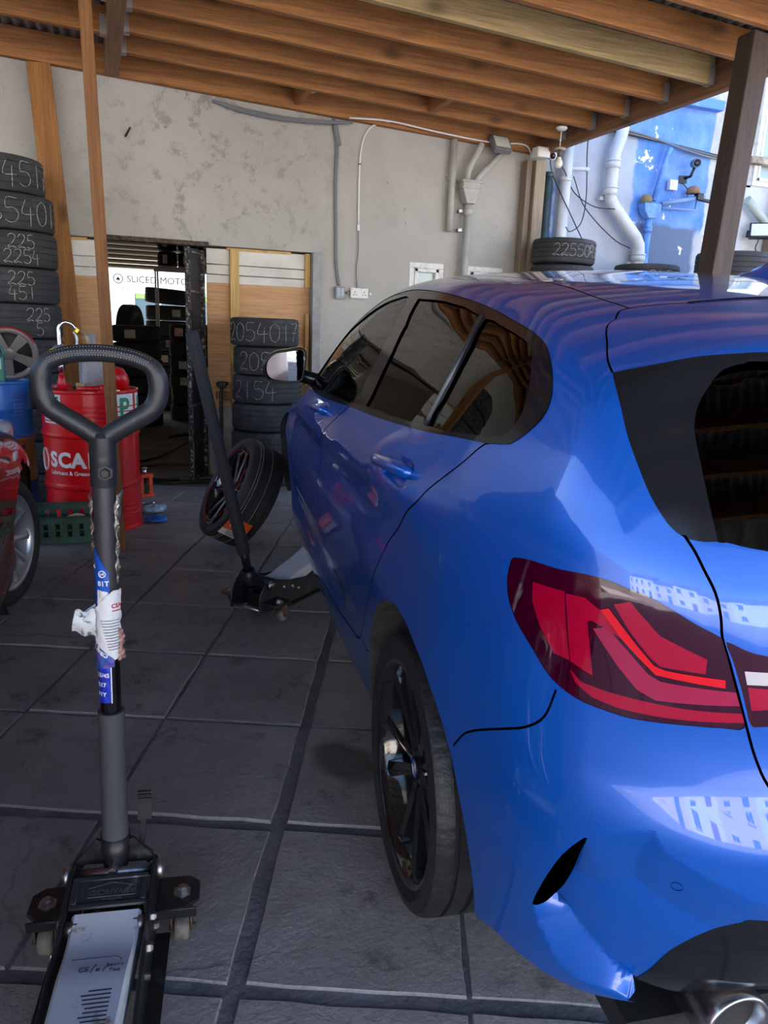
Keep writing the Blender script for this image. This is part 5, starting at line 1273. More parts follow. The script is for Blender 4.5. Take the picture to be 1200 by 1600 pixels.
    for k in range(11):
        z = .742-.0062*k; pr.tube([FJ_TILT @ Vector(((.0282-.0000*k)*cos(a), (.0282)*sin(a), Zc(z))) for a in np.linspace(-.35+.05*k, .95, 9)], .0006, 4)
    p = pr.build('fine_print', ink, root); p['kind'] = 'stuff'
    wrap_text(root, 'CLASSICS', .010, .0272, -.60, Zc(.676), wt, .03, 'label_print', FJ_TILT, rot=-.55)
    for k, s in enumerate(('225/45', 'R17', '91Y')): wrap_text(root, s, .0125, .0234, -.62, Zc(.622-.021*k), wt, .03, 'label_print', FJ_TILT)
torn_labels()
def second_jack():
    f = Vector((.777, .63, 0)); root = trolley_jack((.640, 3.29, 0), f, 'black trolley jack holding up the blue car with a long straight foam covered handle', lift=.10, silver=False)
    inv = Matrix.Rotation(-atan2(f.y, f.x), 4, 'Z')
    base = Vector((-.028, 0, .165)); top = Vector((-.37, 0, 1.28)) ; d = (top-base).normalized()
    x = Vector((d.z, 0, -d.x)); M = Matrix((x, d.cross(x), d)).transposed().to_4x4(); M.translation = base
    jack_socket(root, M); Ln = (top-base).length
    MB().lathe([(0, .05), (.020, .05), (.020, .20), (0, .20)], 20, M).build('lower_tube', JBLK2, root)
    MB().lathe([(.018, .16), (.028, .162), (.0275, .44), (.0262, .46), (.0255, .62), (.0255, Ln-.02), (.024, Ln), (.016, Ln+.002), (0, Ln-.006)], 24, M).build('foam_sleeve', mat('dark foam sleeve', '#2d2e32', .75, bump=.12, bscale=70), root, sharp=40)
second_jack()
# ================================================================ drums, bottles, crate and floor clutter
RED = mat('glossy red drum paint', '#d8141a', .28, 0, .3); WHITEP = mat('white printed paint', '#e9e6e2', .45); GREENP = mat('green printed paint', '#1f8a5c', .45)
DARKT = mat('dark printed text', '#33353a', .6); REDP = mat('red moulded plastic', '#c8141c', .3)
def curved_patch(parent, name, R, th0, th1, z0, z1, m, n=8, lift=.0012):
    return MB().grid(lambda u, v: ((R+lift)*cos(th0+(th1-th0)*u), (R+lift)*sin(th0+(th1-th0)*u), z0+(z1-z0)*v), n, 1).build(name, m, parent)
def red_drum():
    R, H = .2925, .885; r_ = R-.006
    d = empty('oil_drum', (-.044, 5.157, 0), label='large red oil drum with white lettering and a hand pump beside the timber post', cat='drum')
    p = [(0, .012), (r_-.01, .012), (r_-.006, 0), (R+.001, 0), (R+.001, .014), (r_, .022)]
    def ribs(z0, n, dz):
        out = []
        for k in range(n): out += [(r_, z0+k*dz-.006), (r_+.004, z0+k*dz-.002), (r_+.004, z0+k*dz+.002), (r_, z0+k*dz+.006)]
        return out
    def hoop(z): return [(r_, z-.020), (R+.002, z-.010), (R+.003, z), (R+.002, z+.010), (r_, z+.020)]
    p += ribs(.10, 4, .03)+hoop(.295)+hoop(.615)+ribs(.70, 4, .03)
    p += [(r_, H-.02), (R+.001, H-.012), (R+.001, H), (r_-.004, H), (r_-.01, H-.018), (0, H-.018)]
    MB().lathe(p, 72).build('drum_body', RED, d, sharp=30)
    f = -pi/2
    # logo ring and name on the belly
    MB().tube([((R-.003)*cos(f-1.22+.15*cos(a)), (R-.003)*sin(f-1.22+.15*cos(a)), .455+.068*sin(a)) for a in np.linspace(0, 2*pi, 41)[:-1]], .005, 6, closed=True).build('logo_ring', WHITEP, d)
    for c, th in zip('SCAR', (-.88, -.60, -.29, .03)): wrap_text(d, c, .125, R-.0045, f+th, .462, WHITEP, .045)
    wrap_text(d, 'Lubricant & Grease Specialists', .034, R-.0045, f-.26, .385, WHITEP, .02)
    # paper data label
    curved_patch(d, 'data_label', R-.005, f-1.12, f-.60, .685, .860, mat('paper data label', '#c9c6c0', .7))
    curved_patch(d, 'label_line', R-.0045, f-.95, f-.65, .838, .848, DARKT, lift=.0022)
    for k in range(6): curved_patch(d, 'label_line', R-.0045, f-1.08, f-.64-.05*(k % 2), .815-.02*k, .818-.02*k, DARKT, lift=.0022)
    # green and white sticker with the letter P
    curved_patch(d, 'sticker', R-.005, f+.46, f+1.06, .640, .865, WHITEP); wrap_text(d, 'P', .165, R-.002, f+.76, .775, GREENP, .03); wrap_text(d, 'PER', .036, R-.002, f+.72, .665, GREENP, .02)
    curved_patch(d, 'sticker', R-.005, f+1.16, f+1.62, .640, .865, WHITEP); wrap_text(d, 'P', .165, R-.002, f+1.40, .775, GREENP, .03)
    MB().lathe([(.03, H-.018), (.032, H-.006), (.028, H), (0, H)], 20, Matrix.Translation((.08, -.20, 0))).build('bung', REDP, d)
    return H-.018
ZT = red_drum()
def drum_top():
    # rotary hand pump: sits in the drum's bung
    px, py = -.20, 5.13; z = ZT
    p = empty('hand_pump', (px, py, z), label='chrome hand pump with yellow disc and bent spout on the red drum', cat='pump')
    MB().lathe([(0, 0), (.028, 0), (.030, .05), (.022, .075), (.019, .10), (0, .10)], 20).build('adaptor', REDP, p)
    MB().cyl((0, 0, .10), (0, 0, .20), .016, 14).build('stem', CHROME, p)
    hb = MB().lathe([(0, -.03), (.055, -.03), (.058, -.02), (.058, .02), (.052, .03), (0, .03)], 26, Matrix.Translation((.01, 0, .225)) @ Matrix.Rotation(radians(100), 4, 'X') @ Matrix.Rotation(radians(25), 4, 'Y'))
    hb.box((.055, 0, .235), (.05, .05, .07)).build('pump_head', mat('cast aluminium', '#b9bcc0', .35, .8, bump=.2), p)
    MB().lathe([(0, .0), (.036, .0), (.036, .004), (0, .004)], 24, Matrix.Translation((-.035, -.042, .225)) @ Matrix.Rotation(radians(100), 4, 'X') @ Matrix.Rotation(radians(25), 4, 'Y')).build('yellow_disc', mat('yellow cap', '#e0b21a', .35), p)
    MB().tube(smooth_poly([(.0, 0, .26), (.0, 0, .34), (.004, 0, .385), (.035, 0, .415), (.075, 0, .405), (.100, 0, .375)], 5), .0125, 12).build('spout', CHROME, p)
    MB().tube(smooth_poly([(.06, .0, .25), (.095, 0, .27), (.100, .0, .32), (.085, .0, .36)], 5), .009, 10).build('crank', mat('cast aluminium', '#b9bcc0', .35, .8), p)
    MB().lathe([(.010, -.012), (.018, -.012), (.018, .012), (.010, .012)], 6, Matrix.Translation((.104, 0, .367)) @ Matrix.Rotation(.6, 4, 'Y'), False).build('brass_nut', mat('brass', '#b79a3e', .3, 1.0), p)
    rg = empty('oily_hose', (px+.16, py+.02, z+.33), label='brown oily hose draped from the pump spout to the grey bottle', cat='hose')
    MB().tube(smooth_poly([(-.07, 0, .03), (-.02, 0, .02), (.005, 0, -.03), (.015, -.01, -.09), (.05, -.01, -.105), (.09, 0, -.06), (.115, 0, -.02)], 5), .013, 10).build('hose_tube', mat('brown translucent hose', '#8a6a35', .4, col2='#c4bca8', nscale=14), rg)
    # square grey bottle
    b = empty('oil_bottle', (-.015, 5.27, z), (0, 0, .25), 'grey translucent square oil bottle standing on the red drum behind the post', 'bottle')
    bm_ = mat('cloudy grey plastic', '#a9aeb0', .35, col2='#868c90', nscale=9)
    MB().box((0, 0, .10), (.16, .11, .20)).build('bottle_body', bm_, b, bevel=.022, seg=3)
    MB().lathe([(.070, .18), (.060, .235), (.030, .275), (.022, .29), (.022, .345), (0, .35)], 24).build('bottle_neck', bm_, b)
    MB().tube(smooth_poly([(.045, 0, .19), (.075, 0, .21), (.070, 0, .255), (.035, 0, .275)], 4), .011, 8).build('bottle_handle', bm_, b)
    # red jug lying on its side, red spout, cork, hose end
    j = empty('red_jug', (.155, 5.15, z), label='round red plastic jug lying on the red drum right of the post', cat='jug')
    MB().lathe([(0, -.07), (.03, -.07), (.055, -.045), (.06, 0), (.052, .04), (.025, .07), (.016, .085), (.016, .11), (0, .11)], 28, Matrix.Translation((-.02, 0, .075)) @ Matrix.Rotation(radians(152), 4, 'Y')).build('jug_body', REDP, j)
    MB().lathe([(0, 0), (.020, 0), (.020, .03), (0, .03)], 18, Matrix.Translation((.005, 0, .0))).build('jug_cap', REDP, j)
    s = empty('red_spout', (-.115, 5.01, z), label='red plastic pouring spout lying on the red drum front edge', cat='spout')
    MB().tube([(0, 0, .022), (.07, .0, .024), (.14, .01, .024)], [.012, .016, .021], 14).build('spout_tube', REDP, s); MB().lathe([(.021, 0), (.025, .0), (.025, .03), (.021, .03)], 16, Matrix.Translation((.135, .01, .024)) @ Matrix.Rotation(pi/2, 4, 'Y')).build('spout_collar', REDP, s)
    c = MB().box((-.155+.06, 5.21, z+.022), (.055, .05, .044)).build('wooden_block', wood('pale block', '#c9a878', '#d8bb90', 0, knots=False), bevel=.004); tag(c, 'small pale wooden block on the red drum between pump and grey bottle', 'block')
    l = empty('brown_cap', (-.125, 5.30, z), label='small dark screw cap on the red drum behind the wooden block', cat='cap'); MB().lathe([(0, 0), (.022, 0), (.022, .028), (.019, .032), (0, .032)], 20).build('cap_top', mat('dark cap', '#3b3733', .5), l)
drum_top()
def kegs():
    x, y = -.585, 5.34
    def keg(z0, z1, R, m, label, hoops=()):
        o = empty('steel_keg', (x, y, z0), label=label, cat='drum', group='stacked kegs beside the red drum'); h = z1-z0
        p = [(0, .008), (R-.008, .008), (R-.006, 0), (R+.003, 0), (R+.004, .012), (R-.003, .018)]
        for f in hoops: p += [(R-.003, h*f-.01), (R+.002, h*f), (R-.003, h*f+.01)]
        p += [(R-.003, h-.018), (R+.004, h-.012), (R+.003, h), (R-.006, h), (R-.01, h-.012), (0, h-.012)]
        MB().lathe(p, 56).build('keg_body', m, o, sharp=30); return o
    bl = mat('blue drum paint', '#1f66b8', .35, col2='#2a74c8', nscale=5)
    a = keg(0, .285, .197, mat('deep blue drum paint', '#1d4f9c', .4), 'lower blue keg with white marks, bottom of the kegs left of the red drum'); 
    for k in range(2): curved_patch(a, 'paint_mark', .195, -1.05+.22*k, -.92+.22*k, .07, .14-.02*k, WHITEP)
    g = keg(.287, .565, .196, mat('gold drum paint', '#a8834a', .32, .5), 'gold keg with a dark blue label between the two blue kegs', (.15,))
    curved_patch(g, 'label', .194, -1.75, -.72, .05, .235, mat('navy label', '#1d2344', .5)); curved_patch(g, 'label_panel', .1945, -1.45, -.76, .055, .115, WHITEP); [curved_patch(g, 'label_line', .1945, -1.50+.03*k, -.82-.04*k, .150+.026*k, .166+.024*k, WHITEP, lift=.002) for k in range(3)]
    for k, th in enumerate((-1.0, -.86)): MB().tube([(.197*cos(th+.04*cos(q)), .197*sin(th+.04*cos(q)), .085+.012*sin(q)) for q in np.linspace(0, 2*pi, 13)[:-1]], .0016, 4, closed=True).build('label_symbol', DARKT, g)
    b = keg(.567, .915, .193, bl, 'bright blue keg with embossed lines, topmost of the kegs left of the red drum', (.5,))
    for k in range(2): curved_patch(b, 'embossed_line', .190, -1.15, -.70, .235-.09*k, .239-.09*k, mat('light blue ridge', '#5f9be0', .4), lift=.003)
    for k in range(12): curved_patch(b, 'embossed_text', .190, -1.02+.09*(k % 4), -.97+.09*(k % 4), .205-.022*(k//4), .214-.022*(k//4), mat('light blue ridge', '#5f9be0', .4), lift=.003)
    zt = .903
    # wheel trim leaning on top and a green oil bottle
    t = empty('wheel_trim', (-.505, 5.36, zt), label='grey wheel trim with a red edge standing on the blue keg', cat='wheel trim'); M = Matrix.Translation((0, 0, .172)) @ Matrix.Rotation(radians(14), 4, 'X') @ Matrix.Rotation(radians(90), 4, 'X') @ Matrix.Rotation(radians(20), 4, 'Z')
    tm = mat('grey trim plastic', '#8d857f', .4, .3)
    MB().lathe([(.168, -.012), (.172, 0), (.162, .012), (.138, .008), (.132, -.010)], 48, M).build('trim_ring', tm, t)
    MB().lathe([(.172, -.002), (.175, .002), (.168, .013), (.161, .0128)], 20, M, a0=.1, a1=1.6).build('red_edge', mat('dark red edge', '#8c1d2b', .35), t)
    for k in range(5):
        a = 2*pi*k/5+.5; MB().prism([(.035, -.022), (.140, -.034), (.140, .034), (.035, .022)], -.004, .010, M @ Matrix.Rotation(a, 4, 'Z')).build('trim_spoke', tm, t, bevel=.003)
    MB().lathe([(0, .014), (.03, .014), (.045, .006), (.045, -.006), (0, -.006)], 24, M).build('trim_hub', tm, t)
    MB().lathe([(0, -.016), (.150, -.016), (.150, -.020), (0, -.020)], 36, M).build('trim_back', mat('dark trim back', '#2b2624', .6), t)
    g = empty('oil_bottle', (-.575, 5.235, zt), (0, 0, .2), 'teal green motor oil bottle standing on the blue keg before the wheel trim', 'bottle'); tm = mat('teal bottle plastic', '#2f7a70', .35)
    MB().box((0, 0, .085), (.105, .055, .17)).build('bottle_body', tm, g, bevel=.014, seg=3); MB().lathe([(.034, .155), (.030, .19), (.017, .215), (.017, .24), (0, .24)], 20).build('bottle_neck', tm, g)
    MB().tube(smooth_poly([(.040, 0, .15), (.048, 0, .19), (.035, 0, .215), (.01, 0, .215)], 4), .010, 8).build('bottle_handle', tm, g)
    MB().box((0, -.0285, .115), (.06, .002, .06)).build('label', mat('pale bottle label', '#c9d2c4', .5), g); MB().box((0, -.0285, .05), (.055, .002, .045)).build('label', mat('bright green label', '#2f9e4c', .5), g); MB().lathe([(0, 0), (.016, 0), (.016, .0015), (0, .0015)], 18, Matrix.Translation((0, -.0296, .12)) @ Matrix.Rotation(pi/2, 4, 'X')).build('label_seal', mat('brown seal', '#7a5a3c', .5), g)
kegs()
def crate():
    c = empty('plastic_crate', (-.19, 4.735, 0), (0, 0, -.04), 'dark green slotted plastic crate on the slabs before the red drum', 'crate'); m = mat('dark green crate plastic', '#1d4a40', .5, col2='#2f6557', nscale=9)
    W_, D_, hf, hb = .50, .13, .165, .225; y0, y1 = -.03, -.03+D_
    def wall(nm, y, h, slots):
        b = MB(); b.box((0, y, h-.022), (W_, .012, .044)).box((0, y, .022), (W_, .012, .044)).box((0, y, h*.5), (W_, .010, .012))
        n = 7
        for k in range(n+1): b.box((-W_/2+.02+(W_-.04)*k/n, y, h/2), (.042, .010, h))
        b.box((0, y-.006, h-.004), (W_+.01, .024, .010)); b.build(nm, m, c, bevel=.002, seg=1)
    wall('front_wall', y0, hf, 1); wall('back_wall', y1, hb, 1)
    for sx in (-1, 1):
        b = MB(); b.prism([(y0, 0), (y1, 0), (y1, hb), (y0, hf)], -.006, .006, Matrix(((0, 0, 1, sx*(W_/2-.006)), (1, 0, 0, 0), (0, 1, 0, 0), (0, 0, 0, 1)))); b.build('end_wall', m, c)
    MB().box((0, (y0+y1)/2, .008), (W_-.01, D_, .012)).build('crate_floor', m, c)
    o = tag(MB().tube(smooth_poly([(-.20, 4.775, .145), (-.16, 4.765, .158), (-.12, 4.77, .150), (-.10, 4.78, .135)], 4), [.008]*4+[.013]*5+[.009]*4, 10).build('pale_scrap', mat('pale rag', '#cdbf9c', .8)), 'pale curved scrap resting inside the green crate', 'scrap')
    o = tag(MB().box((-.045, 4.79, .10), (.028, .03, .17)).build('red_tin', REDP, bevel=.006), 'narrow red tin standing inside the green crate', 'tin')
    o = tag(MB().box((-.19, 4.785, .07), (.42, .06, .11)).build('rag_bundle', mat('dark oily rags', '#2b2a2a', .95, bump=.8, bscale=25), bevel=.03, seg=3), 'dark oily rag bundle filling the green crate', 'rags')
crate()
def floor_bits():
    j = empty('bottle_jack', (.31, 5.92, 0), (0, 0, .3), 'orange bottle jack standing on the slabs right of the red drum', 'jack'); om = mat('orange jack paint', '#d2451f', .4)
    MB().box((0, 0, .012), (.11, .10, .024)).build('base', om, j, bevel=.004); MB().box((-.035, 0, .085), (.03, .06, .14)).box((.035, 0, .085), (.03, .06, .14)).box((0, 0, .160), (.11, .07, .026)).build('jack_body', om, j, bevel=.004)
    MB().cyl((0, 0, .16), (0, 0, .215), .014, 16).build('ram', CHROME, j); MB().lathe([(0, 0), (.022, 0), (.022, .012), (0, .012)], 16, Matrix.Translation((0, 0, .212))).build('saddle', STEEL, j); MB().box((0, -.03, .07), (.02, .02, .08)).build('release_valve', JBLK2, j)
    s = empty('socket_extension', (.285, 5.62, .012), (0, 0, .1), 'chrome socket extension lying on the slabs by the orange jack', 'tool'); MB().lathe([(0, -.07), (.009, -.07), (.009, .05), (.012, .052), (.012, .07), (0, .07)], 16, Matrix.Rotation(pi/2, 4, 'Y')).build('shaft', CHROME, s)
    b = empty('plastic_packet', (.325, 5.10, 0), label='bright blue plastic packet on the slabs right of the red drum', cat='packet'); MB().grid(lambda u, v: Vector((.08*cos(2*pi*u)*sin(pi*v), .05*sin(2*pi*u)*sin(pi*v), .022-.022*cos(pi*v)+.006*sin(9*u+7*v))), 20, 10).build('packet_film', mat('blue packet film', '#1a62c4', .3), b)
    b = empty('clear_packet', (.335, 5.36, 0), (0, 0, .5), 'pale clear plastic packet lying behind the blue packet', 'packet'); MB().grid(lambda u, v: Vector((.10*cos(2*pi*u)*sin(pi*v), .055*sin(2*pi*u)*sin(pi*v), .030-.030*cos(pi*v)+.008*sin(11*u+5*v))), 20, 10).build('packet_film', mat('clear packet film', '#9fb0cc', .15, col2='#3f6f8a', nscale=18), b)
    # hoses on the shop floor
    for k, (P, lab) in enumerate((([(.30, 7.3, .012), (.55, 7.6, .012), (.85, 8.3, .012), (1.1, 9.0, .012), (.75, 8.9, .012), (1.3, 9.4, .012)], 'thin black air hose looping over the shop floor'), ([(.25, 6.9, .035), (.55, 7.05, .035), (.8, 7.0, .035), (1.1, 7.3, .035)], 'dark red hose along the shop floor behind the doorway'), ([(.33, 6.42, .014), (.48, 6.32, .014), (.66, 6.33, .014), (.9, 6.24, .014), (1.03, 6.28, .014)], 'black rubber cable in front of the doorway'), ([(.30, 6.54, .014), (.5, 6.45, .014), (.62, 6.44, .014)], 'short black cable on the door threshold'))):
        tag(MB().tube(smooth_poly(P, 6), .011, 8).build('hose', mat('black hose', '#17171a', .5) if k != 1 else mat('dark red hose', '#5a1d1d', .5)), lab, 'hose')
    tag(MB().tube(smooth_poly([(1.0, 6.575, .78), (.99, 6.56, .70), (.985, 6.54, .40), (.98, 6.53, .06), (.985, 6.46, .018), (.95, 6.40, .016)], 6), .014, 8).build('hose', mat('black hose', '#17171a', .5)), 'thick black hose hanging on the block wall left of the chalked stack', 'hose')
    v = empty('air_valve', (1.0, 6.56, .80), label='black air valve on the wall where the thick hose hangs', cat='valve'); MB().box((0, 0, 0), (.07, .06, .05)).build('valve_body', JBLK2, v, bevel=.008); MB().cyl((-.05, 0, 0), (.05, 0, .01), .014, 10).build('valve_stem', JBLK2, v)
    t = empty('red_can', (1.625, 6.53, 1.02), label='small red and white can on top of the wall behind the chalked stack', cat='can')
    MB().lathe([(0, 0), (.033, 0), (.033, .11), (0, .11)], 20).build('can_body', REDP, t); MB().lathe([(.0335, .03), (.0335, .06)], 20).build('can_band', WHITEP, t); MB().box((0, .0, -.20), (.10, .10, .40)).build('bracket_post', mat('dark stand', '#2b2b2e', .6), t)
floor_bits()
# ================================================================ pipes, cables, lamps and cameras on the walls
GP = mat('grey painted pipe', '#b3b2ac', .55, col2='#9b9a93', nscale=6); WP = mat('white painted soil pipe', '#ccd0d6', .45, col2='#b4b9c2', nscale=5); BP = mat('blue painted pipe', '#4a7fd0', .5, col2='#7fa6de', nscale=9)
CAB = mat('grey cable sheath', '#6f7276', .6); CABW = mat('white cable', '#e2e0da', .5); CABB = mat('black cable', '#1b1c1f', .6)
def collar(b, p, r, d=(0, 0, 1), h=.05):
    d = Vector(d).normalized(); p = Vector(p); b.cyl(p-d*h/2, p+d*h/2, r, 24); b.cyl(p+d*(h/2-.008), p+d*(h/2+.004), r*1.08, 24); return b
def wall_things():
    y = WY
    # short grey vent pipe, then hopper with two branches
    o = empty('short_pipe', (3.04, y-.05, 2.18), label='short grey vent pipe high on the wall left of the hopper', cat='pipe'); MB().cyl((0, 0, 0), (0, 0, .76), .030, 18).build('pipe_tube', GP, o); MB().box((0, .03, .45), (.08, .03, .03)).build('bracket', GP, o)
    h = empty('rain_hopper', (3.20, y-.075, 0), label='grey rain hopper and downpipe with two branch pipes between the small windows', cat='downpipe')
    MB().prism([(-.085, 2.60), (.085, 2.60), (.085, 2.55), (.040, 2.42), (-.040, 2.42), (-.085, 2.55)], -.055, .055, Matrix(((1, 0, 0, 0), (0, 0, 1, 0), (0, 1, 0, 0), (0, 0, 0, 1)))).build('hopper', GP, h, bevel=.006)
    MB().box((0, 0, 2.605), (.20, .13, .02)).box((0, 0, 2.55), (.185, .12, .012)).build('hopper_rim', GP, h, bevel=.003)
    b = MB().cyl((0, 0, 0), (0, 0, 2.43), .034, 20); collar(b, (0, 0, 2.36), .041, h=.07); collar(b, (0, 0, 1.4), .041, h=.07); b.build('downpipe', GP, h)
    MB().tube(smooth_poly([(-.03, 0, 2.60), (-.02, 0, 2.70), (.03, 0, 2.80), (.10, .0, 2.93)], 5), .030, 14).build('branch_pipe', GP, h); MB().tube([(.05, 0, 2.60), (.09, 0, 2.66), (.36, 0, 2.93)], .027, 14).build('branch_pipe', GP, h)
    for z in (2.36, 2.2): MB().box((-.055, .035, z), (.05, .05, .025)).build('bracket', STEEL, h)
    # twin grey conduits to the switch, white cable to the sockets
    o = empty('conduit', (1.97, y-.014, 0), label='grey cable run down the wall to the switch', cat='cable')
    for k in range(2): MB().tube(smooth_poly([(-.03+.012*k, 0, 2.99), (-.02+.012*k, 0, 2.9), (.005+.014*k, 0, 2.78), (.0+.012*k, 0, 2.5), (.012+.010*k, 0, 2.1), (.02+.012*k, 0, 1.85), (.05+.01*k, 0, 1.66)], 4), .0085, 8).build('cable_line', CAB, o)
    MB().box((.01, .0, 2.86), (.035, .03, .16), (0, -.25, 0)).build('cable_trunking', CAB, o, bevel=.004)
    s = empty('switch', (2.03, y-.022, 1.60), label='grey twin light switch on the wall beside the sockets', cat='switch'); MB().box((0, 0, 0), (.085, .044, .105)).build('switch_box', mat('grey switch box', '#8f959c', .5), s, bevel=.006)
    for x in (-.016, .018): MB().box((x, -.024, .005), (.030, .008, .07)).build('rocker', mat('grey rocker', '#a9aeb4', .45), s, bevel=.003)
    s = empty('socket_outlet', (2.21, y-.018, 1.605), label='white double socket outlet on the wall right of the switch', cat='socket'); sw = mat('white socket plastic', '#dcdcd8', .45)
    MB().box((0, 0, 0), (.165, .036, .09)).build('socket_plate', sw, s, bevel=.006); dk = mat('dark socket holes', '#3b3b3d', .7)
    for k in range(2):
        for dx, dz, w, hh in ((0, .022, .007, .012), (-.012, -.002, .011, .006), (.012, -.002, .011, .006)): MB().box((-.042+.084*k+dx, -.0185, dz-.012), (w, .002, hh)).build('pin_hole', dk, s)
        MB().box((-.042+.084*k-.02, -.020, .030), (.012, .006, .016)).build('rocker', sw, s, bevel=.002)
    MB().box((.115-.01, .0, -.0), (.02, .015, .02)).build('link_conduit', sw, s); MB().tube([(-.13, 0, .0), (-.075, 0, .0)], .010, 8).build('link_conduit', CAB, s)
    o = empty('white_cable', (2.19, y-.012, 0), label='white cable hooking down the wall from the canopy towards the sockets', cat='cable')
    MB().tube(smooth_poly([(.24, -.06, 3.01), (.14, -.03, 2.985), (.06, 0, 2.93), (.005, 0, 2.78), (-.005, 0, 2.5), (.0, 0, 2.17)], 6), .0075, 8).build('cable_line', CABW, o); MB().box((0, 0, 2.15), (.022, .02, .05)).build('cable_end', sw, o, bevel=.003); MB().box((-.004, 0, 2.66), (.018, .014, .012)).build('clip', JBLK2, o)
    MB().tube(smooth_poly([(.0, 0, 2.13), (.005, 0, 1.95), (-.01, 0, 1.8), (0.005, 0, 1.65)], 5), .004, 6).build('thin_cable', CAB, o)
    # a wall stub, a thin hanging wire
    o = tag(MB().cyl((.30, y, 2.665), (.335, y-.055, 2.72), .008, 8).build('bolt_stub', mat('rusty bolt', '#3a302b', .8)), 'rusty bolt stub sticking out of the wall above the doorway', 'bolt')
    # cable bundle under the wall plate and along the joists
    o = empty('cable_bundle', (0, y-.08, 0), label='grey cable bundle sagging under the timber wall plate', cat='cable')
    for k in range(3): MB().tube(smooth_poly([(.95, .03, 2.99-.004*k), (1.2, .02, 2.955-.012*k), (1.55, .0, 2.93-.010*k), (1.9, .0, 2.945-.008*k), (2.1, .02, 2.97-.004*k)], 5), .007, 6).build('cable_line', CAB, o)
    o = empty('lamp_cable', (0, y-.1, 0), label='white cable running along the far joist to the floodlight and white box', cat='cable')
    MB().tube(smooth_poly([(2.05, -.02, 2.98), (2.4, -.01, 3.0), (2.8, -.03, 2.965), (3.1, .0, 2.955), (3.36, .0, 2.945)], 5), .0075, 8).build('cable_line', CABW, o); MB().tube(smooth_poly([(3.54, 0, 2.955), (3.64, .0, 2.965), (3.74, .0, 2.955), (3.80, .02, 2.90), (3.81, .03, 2.86)], 5), .0075, 8).build('cable_line', CABW, o)
    f = empty('floodlight', (3.455, y-.13, 2.93), (radians(-32), 0, radians(8)), 'small grey floodlight mounted at the top of the hopper branches', 'lamp')
    MB().box((0, 0, 0), (.19, .055, .15)).build('lamp_housing', mat('grey lamp housing', '#6d7072', .5), f, bevel=.008); MB().box((0, -.029, .006), (.155, .003, .11)).build('lamp_glass', mat('pale lamp glass', '#d5d3c4', .25), f); MB().box((0, .055, .03), (.10, .06, .02)).build('lamp_bracket', STEEL, f)
    j = empty('junction_box', (3.83, y-.20, 2.89), label='small white junction box on top of the corner post', cat='box'); MB().box((0, 0, 0), (.13, .10, .085)).build('box_body', sw, j, bevel=.006); MB().box((0, -.052, 0), (.115, .006, .072)).build('box_lid', sw, j, bevel=.002)
    c = empty('security_camera', (3.98, y-.14, 2.895), (0, 0, -.35), 'small white round security camera at the canopy corner', 'camera'); MB().lathe([(0, -.05), (.036, -.05), (.040, -.03), (.040, .03), (.030, .055), (0, .055)], 24, Matrix.Rotation(pi/2+.25, 4, 'X')).build('camera_body', sw, c); MB().lathe([(0, .052), (.024, .052), (.026, .058), (.0, .060)], 20, Matrix.Rotation(pi/2+.25, 4, 'X')).build('camera_lens', JBLK2, c); MB().cyl((0, .0, .03), (0, .05, .07), .012, 10).build('camera_mount', sw, c)
    # pendant bulb under the canopy edge
    p = empty('pendant_bulb', (3.62, 5.76, 2.945), label='bare white bulb hanging on a short cord under the canopy edge', cat='lamp')
    MB().lathe([(0, 0), (.045, 0), (.045, -.012), (.03, -.025), (0, -.025)], 24).build('ceiling_rose', sw, p); MB().cyl((0, 0, -.02), (-.003, 0, -.15), .004, 6).build('cord', CABW, p)
    MB().lathe([(.006, -.145), (.045, -.158), (.047, -.165), (.014, -.170), (0, -.170)], 20).build('shade_cap', mat('yellowed lamp cap', '#b8ad94', .5), p); MB().lathe([(0, -.168), (.016, -.168), (.016, -.225), (0, -.225)], 16).build('lamp_holder', mat('brown lamp holder', '#5b4a3e', .5), p)
    MB().lathe([(.013, -.222), (.016, -.235), (.030, -.262), (.031, -.280), (.022, -.302), (0, -.308)], 20).build('bulb', mat('white bulb glass', '#e8e4d8', .25), p)
    # white and dark pipes right of the post
    o = empty('white_pipe', (4.18, y-.075, 0), label='straight white pipe up the wall behind the tyre stack', cat='pipe'); b = MB().cyl((0, 0, 0), (.01, 0, 3.45), .055, 24); collar(b, (.005, 0, 2.72), .062, h=.03); b.build('pipe_tube', WP, o); MB().tube([(0.0, -.02, 2.815), (.20, -.02, 2.83), (.235, -.02, 2.825)], [.018, .018, .024], 10).build('overflow_stub', WP, o)
    o = empty('dark_pipe', (4.025, y-.045, 0), label='dark green grey pipe left of the straight white pipe', cat='pipe'); b = MB().cyl((0, 0, 0), (0, 0, 2.76), .034, 18); collar(b, (0, 0, 2.75), .038, h=.04); b.build('pipe_tube', mat('dark pipe paint', '#2f4148', .5, col2='#4d5c62', nscale=9), o)
    o = empty('blue_stained_pipe', (4.095, y-.03, 0), label='narrow blue stained pipe between the dark and the white pipe', cat='pipe'); MB().cyl((0, 0, 0), (0, 0, 2.7), .022, 14).build('pipe_tube', mat('blue white stained pipe', '#9fb0c8', .6, col2='#4d74b4', nscale=12), o)
    o = empty('soil_pipe', (0, y-.09, 0), label='thick white soil pipe with collars bending across the wall', cat='pipe')
    MB().tube([(4.76, 0, 4.6), (4.76, 0, 3.22), (4.745, 0, 3.14), (4.70, 0, 3.02), (4.69, 0, 2.93), (4.69, 0, 2.66), (4.70, 0, 2.59), (4.75, 0, 2.53), (5.04, 0, 2.27), (5.085, 0, 2.20), (5.095, 0, 2.12), (5.095, 0, 0)], .058, 24).build('pipe_tube', WP, o)
